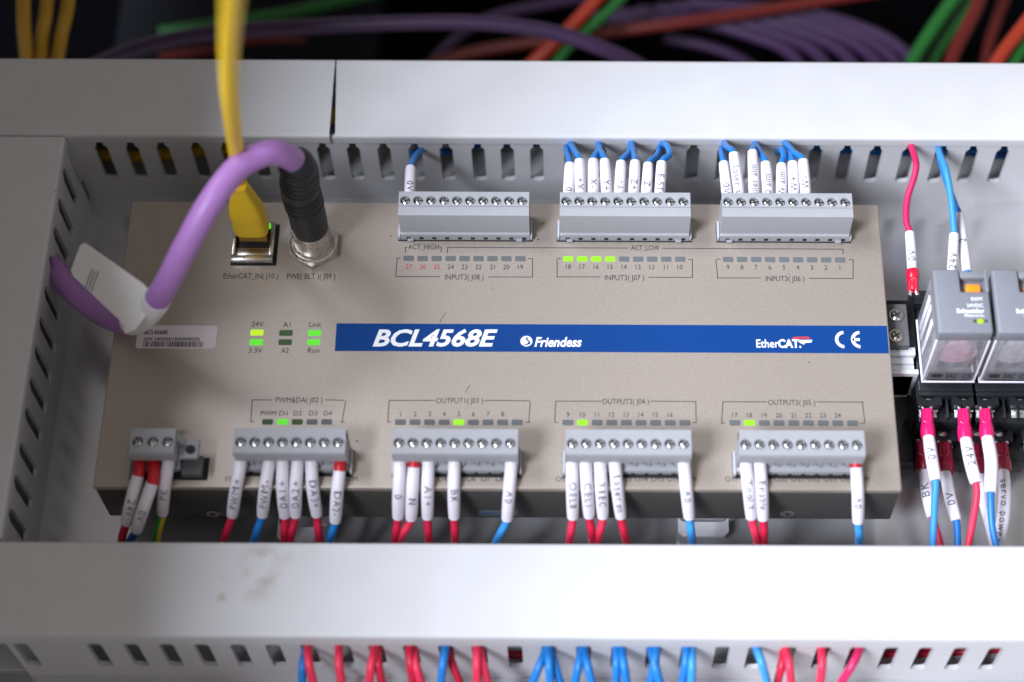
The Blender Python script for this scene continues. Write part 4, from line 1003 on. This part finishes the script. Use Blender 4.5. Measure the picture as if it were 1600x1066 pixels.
rw(((1443, 694), (1445, 737)), (13, 14), ((1445, 735), (1449, 772), (1457, 808)), (14, 13.5, 13), [(1463, 828, 12), (1470, 855, 12)], 'wred2', 'red wire with a BK sleeve under the left pink lug', 'BK', -1, 'lugdark', 1.75, 2.4, .45, 2.2, .5)
rw(((1475, 696), (1477, 739)), (13, 14), ((1477, 738), (1484, 775), (1494, 814)), (14, 13.5, 13), [(1496, 830, 12.5), (1496.5, 855, 12)], 'wblue', 'blue wire with a 0V sleeve from the lower tier of the left socket', '0V', -1, 'lugdark', 1.7, 2.4, .58, 2.1)
rw(((1528, 698), (1531, 742)), (13, 14), ((1531, 742), (1536, 775), (1547, 820), (1556, 856)), (14, 13, 12.5, 12), [(1558, 864, 12)], 'wblue', 'wire in a blank white sleeve mostly hidden behind the rightmost pink lug wire', None, 1, 'lugdark', 1.6, 2.2)
rw(((1565, 697), (1567, 737)), (13, 14), ((1567.5, 736), (1570, 775), (1567, 815), (1558, 856)), (14, 14, 13.5, 13), [(1556, 866, 12)], 'wblue', 'wire in a long white servo power sleeve at the right edge', 'servo power', 1, 'lugdark', 1.85, 2.3, .55, 2.0)
rw(((1448.5, 643), (1450, 684)), (22, 23), ((1451, 683), (1456, 718), (1462, 751)), (23, 23.5, 23), [(1461, 775, 22), (1459, 815, 20), (1457.5, 856, 18)], 'wlblue', 'light blue wire with a magenta lug and 0V sleeve nearest the controller', '0V', -1, 'lug', 1.75, 1.95, .45, 2.1)
rw(((1505.5, 643), (1508, 687)), (22, 23), ((1509, 686), (1516, 722), (1525, 755)), (23, 23.5, 23), [(1526, 778, 22), (1520, 815, 20), (1512.5, 856, 18)], 'wred2', 'bright red wire with a magenta lug and 24V sleeve', '24V', -1, 'lug', 1.75, 1.95, .45, 2.1, -.3)
rw(((1539.5, 643), (1542.5, 685)), (22, 23), ((1543, 684), (1549, 722), (1548, 770)), (23, 24, 23), [(1548, 785, 22.5), (1550, 820, 20), (1557, 856, 18)], 'wblue', 'blue wire with a magenta lug and blank white sleeve, rightmost of the three front lugs', None, 1, 'lug', 1.85, 1.95)
rw(((1427, 456), (1426, 423)), (28, 28), ((1425.5, 424), (1424, 395), (1421.5, 364)), (28, 28, 28), [(1416, 345, 28), (1418, 310, 29), (1429, 275, 32), (1431, 252, 33), (1422, 224, 31), (1418, 212, 28)], 'wpink', 'magenta wire with a red lug and 0V sleeve rising to the upper duct', '0V', 1, 'lugred', 1.5, 1.85, .35, 2.1)
rw(((1484, 470), (1486, 440)), (28, 28), ((1487, 432), (1489, 400), (1491, 366)), (28, 28, 29), [(1490, 350, 30), (1486, 310, 32), (1478, 266, 34), (1467, 236, 31), (1470, 225, 27)], 'wlblue', 'light blue wire with a 24V sleeve entering behind the left relay', '24V', 1, None, 1.5, 1.85, .33, 2.1)
rw(((1512, 450), (1511, 435)), (26, 26), ((1511, 425), (1505, 385), (1498, 335)), (26, 26, 26), [(1492, 320, 26), (1478, 280, 29), (1468, 242, 29), (1470, 228, 26)], 'wblue', 'darker blue wire crossing behind the light blue one above the left relay', '2', 1, None, 1.6, 1.85, .5, 1.9)

# ------------------------------------------------------------------ network cable (yellow)
CP = Vector((P(391, 378, ZP+4).x, P(391, 378, ZP+4).y, ZP))
yc = empty('network_cable', (CP.x, CP.y, ZP), 'yellow network cable plugged into the controller and rising out of the picture', 'cable')
jx = (xj0+xj1)/2-.2; jy = (yj0+5+yj1)/2+.2
# the plug tongue enters the jack, the boot tapers to the cable
def loft(mb, secs, n=20, m=0):
    """secs: (center, half width along X, half along Y, exponent)"""
    b = len(mb.v)
    for c, hx, hy in secs:
        for k in range(n):
            a = 2*math.pi*k/n; ca, sa = math.cos(a), math.sin(a); e = .55
            mb.v.append(Vector(c)+Vector((hx*math.copysign(abs(ca)**e, ca), hy*math.copysign(abs(sa)**e, sa), 0)))
    for i in range(len(secs)-1):
        for k in range(n): mb.f.append((b+i*n+k, b+i*n+(k+1) % n, b+(i+1)*n+(k+1) % n, b+(i+1)*n+k)); mb.mi.append(m)
    mb.f.append(tuple(b+k for k in range(n-1, -1, -1))); mb.mi.append(m); mb.f.append(tuple(b+(len(secs)-1)*n+k for k in range(n))); mb.mi.append(m)
pl = MB(); pl.box(jx-4.0, jx+4.0, jy-2.0, jy+2.6, ZP+.2, ZP+6, .3); pl.build('plug_tongue', mat('clear_yellow_plug', (.50, .27, .05), .25, coat=.5), yc)
z0 = ZP+5.2; sec = []
bx = lambda z: jx+(z-z0)*-.05
for k in range(13):
    t = k/12; z = z0+t*21; hw = 4.9 if t < .42 else 4.9-(t-.42)/.58*2.6; hy_ = 3.6 if t < .42 else 3.6-(t-.42)/.58*1.4
    g_ = 0 if (k % 2 == 0 or k < 3) else -.22
    sec.append(((jx-.6*t, jy+.6*t, z), hw+g_, hy_+g_))
bt = MB(); loft(bt, sec); bt.build('strain_relief_boot', M['yellow'], yc, ang=50)
top = Vector((jx-.6, jy+.6, z0+20))
cp = [top-Vector((0, 0, 3)), top+Vector((-.4, .5, 4)), P(372, 262, 82), P(366, 215, 105), P(359, 150, 138), P(358, 80, 172), P(362, 10, 205), P(366, -60, 235)]
cb_ = MB(); cb_.tube(spline(cp, 12), 2.08, 20); cb_.build('cable_jacket', M['yellow'], yc, ang=60)

# ------------------------------------------------------------------ power/fieldbus cable (purple) with round black connector
pc = empty('fieldbus_cable', (NX, NY, ZP), 'thick purple cable bending from its ribbed black connector to the left duct', 'cable')
mb = MB(); z = ZP+3.3
mb.cyl((NX, NY, z), (0, 0, 1), 5.15, .7, 36); mb.cyl((NX, NY, z+.7), (0, 0, 1), 5.25, 6.3, 40, 0, 5.1)
n = 40
for k in range(n):
    a = 2*math.pi*k/n; mb.box(NX+5.22*math.cos(a)-.16, NX+5.22*math.cos(a)+.16, NY+5.22*math.sin(a)-.16, NY+5.22*math.sin(a)+.16, z+3.4, z+6.6, .1, 1)
mb.build('coupling_ring', M['chrome'], pc, ang=40)
tip = P(452, 243, 80)
axis0 = Vector((NX, NY, ZP+8.5)); pts = spline([axis0, Vector((NX, NY, ZP+20)), Vector((NX-.2, NY-.2, ZP+31)), P(468, 268, 76), P(457, 249, 83.5)], 8)
rad = []
for i in range(len(pts)):
    t = i/(len(pts)-1); r_ = 5.2 if t < .55 else 5.2-(t-.55)/.45*.8
    if t < .08: r_ = 5.0
    if t > .96: r_ = 4.1 if t < .99 else 3.45
    rad.append(r_)
mb = MB(); mb.tube(pts, rad, 32, ref=Vector((1, 0, 0))); cbod = mb.build('connector_body', M['rubber'], pc, ang=60)
# ribs of the strain relief
rb = MB(); N_ = len(pts)
for k, t in enumerate([.34, .38, .42, .46, .57, .64, .71, .78, .85, .92]):
    i = int(t*(N_-1)); p = pts[i]; T_ = (pts[min(i+1, N_-1)]-pts[i-1]).normalized(); w_ = .42 if t < .5 else .8
    rb.tube([p-T_*w_, p-T_*w_*.5, p+T_*w_*.5, p+T_*w_], [rad[i]+.02, rad[i]+.30, rad[i]+.30, rad[i]+.02], 32, False, ref=Vector((1, 0, 0)))
rb.build('relief_ribs', M['rubber'], cbod, ang=60)
PR = 3.35
T_ = (pts[-1]-pts[-4]).normalized()
cpts = [pts[-6], pts[-1], P(440, 241, 89), P(414, 240, 93), P(372, 262, 94), P(330, 315, 92), P(292, 382, 84), P(262, 440, 73), P(241, 474, 62), P(219, 498, 50), P(188, 502, 40), P(152, 486, 32), P(115, 456, 27), P(92, 428, 24), P(70, 400, 21), P(40, 370, 18)]
mb = MB(); mb.tube(spline(cpts, 10), PR, 24); mb.build('cable_jacket', M['purple'], pc, ang=60)
# folded paper tag round the cable
wrap = spline([P(246, 466, 65), P(239, 478, 60.5), P(221, 497, 51), P(206, 503, 46)], 6)
mb = MB(); mb.tube(wrap, PR+.35, 24); tg = mb.build('cable_tag', M['tag'], pc, ang=60)
tg['label'] = 'white folded identification tag'
fp = [P(236, 474, 67), P(219, 446, 68), P(143, 377, 66), P(134, 381, 65.5), P(106, 424, 62), P(107, 433, 61.5), P(188, 508, 58), P(203, 519, 54), P(220, 512, 56)]
cen = sum(fp, Vector())/len(fp); nrm = (fp[1]-fp[4]).cross(fp[6]-fp[1]).normalized()
if nrm.z < 0: nrm = -nrm
fp = [p-nrm*(p-cen).dot(nrm) for p in fp]
mb = MB(); n = len(fp); vs = [p+nrm*.22 for p in fp]+[p-nrm*.22 for p in fp]
mb.add(vs, [tuple(range(n)), tuple(range(2*n-1, n-1, -1))]+[(i, (i+1) % n, n+(i+1) % n, n+i) for i in range(n)]); tf = mb.build('tag_flag', M['tag'], tg, ang=30)
# worn, unreadable lines of print at the loose end of the flag
e1 = (fp[2]-fp[5]).normalized(); e2 = nrm.cross(e1).normalized(); o0 = fp[3]*.38+fp[4]*.36+fp[7]*.26+nrm*.27; rq = random.Random(5); mb = MB()
if e2.dot(fp[7]-fp[3]) < 0: e2 = -e2
for k in range(3):
    x_ = -3.0
    while x_ < 2.6:
        w_ = rq.uniform(.35, .9); a_ = o0+e1*x_+e2*(k*1.0); mb.add([a_, a_+e1*w_, a_+e1*w_+e2*.5, a_+e2*.5], [(0, 1, 2, 3)]); x_ += w_+.22
mb.build('tag_print', mat('faded_ink', (.22, .21, .20), .6), tf, smooth=False)

# ------------------------------------------------------------------ cables in the dark behind the upper duct
gb_ = 'cables in the dark behind the upper duct'
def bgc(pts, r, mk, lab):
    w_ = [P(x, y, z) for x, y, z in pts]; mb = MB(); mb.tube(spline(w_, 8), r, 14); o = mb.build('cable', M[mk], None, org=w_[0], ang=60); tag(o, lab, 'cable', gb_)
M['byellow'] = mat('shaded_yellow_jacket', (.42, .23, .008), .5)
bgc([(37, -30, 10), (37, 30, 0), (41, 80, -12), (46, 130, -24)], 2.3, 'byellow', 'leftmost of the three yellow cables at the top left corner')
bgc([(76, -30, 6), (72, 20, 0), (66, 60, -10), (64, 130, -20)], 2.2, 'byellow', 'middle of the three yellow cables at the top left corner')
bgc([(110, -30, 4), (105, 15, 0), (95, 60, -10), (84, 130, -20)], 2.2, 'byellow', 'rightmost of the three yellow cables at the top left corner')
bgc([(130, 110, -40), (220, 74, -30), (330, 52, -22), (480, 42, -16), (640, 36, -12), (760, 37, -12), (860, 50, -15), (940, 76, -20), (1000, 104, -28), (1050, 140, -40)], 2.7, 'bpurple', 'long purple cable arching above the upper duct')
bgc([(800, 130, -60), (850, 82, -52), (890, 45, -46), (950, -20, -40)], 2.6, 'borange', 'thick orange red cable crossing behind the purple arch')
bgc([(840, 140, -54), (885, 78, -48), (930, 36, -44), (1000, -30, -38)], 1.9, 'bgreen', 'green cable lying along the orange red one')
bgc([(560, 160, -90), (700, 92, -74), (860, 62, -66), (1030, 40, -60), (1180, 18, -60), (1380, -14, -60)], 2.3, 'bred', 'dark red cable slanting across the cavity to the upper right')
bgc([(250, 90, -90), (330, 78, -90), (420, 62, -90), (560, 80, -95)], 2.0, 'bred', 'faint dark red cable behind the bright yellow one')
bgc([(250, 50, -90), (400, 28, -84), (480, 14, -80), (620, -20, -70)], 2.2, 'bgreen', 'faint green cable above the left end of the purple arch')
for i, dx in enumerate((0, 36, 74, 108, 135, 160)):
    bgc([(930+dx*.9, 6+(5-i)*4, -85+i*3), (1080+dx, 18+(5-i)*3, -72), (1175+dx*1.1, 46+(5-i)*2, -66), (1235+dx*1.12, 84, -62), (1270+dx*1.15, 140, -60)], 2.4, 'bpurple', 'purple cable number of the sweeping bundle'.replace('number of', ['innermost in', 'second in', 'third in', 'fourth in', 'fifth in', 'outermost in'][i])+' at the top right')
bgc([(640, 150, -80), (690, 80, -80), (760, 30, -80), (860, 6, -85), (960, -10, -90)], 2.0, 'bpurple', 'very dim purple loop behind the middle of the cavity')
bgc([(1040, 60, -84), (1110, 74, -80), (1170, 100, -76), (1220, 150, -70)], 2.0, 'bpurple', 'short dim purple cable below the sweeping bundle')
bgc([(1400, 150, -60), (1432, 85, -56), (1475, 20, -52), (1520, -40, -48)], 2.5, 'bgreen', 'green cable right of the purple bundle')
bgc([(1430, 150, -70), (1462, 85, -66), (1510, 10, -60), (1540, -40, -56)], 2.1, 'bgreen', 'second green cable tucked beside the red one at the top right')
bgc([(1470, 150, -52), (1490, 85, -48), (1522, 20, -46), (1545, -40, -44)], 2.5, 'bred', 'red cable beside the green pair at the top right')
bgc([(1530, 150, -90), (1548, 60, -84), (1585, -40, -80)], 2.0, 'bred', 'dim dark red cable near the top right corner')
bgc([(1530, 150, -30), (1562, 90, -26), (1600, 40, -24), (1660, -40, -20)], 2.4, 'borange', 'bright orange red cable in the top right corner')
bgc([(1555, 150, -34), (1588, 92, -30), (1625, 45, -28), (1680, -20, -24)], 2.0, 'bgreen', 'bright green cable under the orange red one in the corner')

scene.render.engine = 'CYCLES'
scene.cycles.max_bounces = 8; scene.cycles.transparent_max_bounces = 16
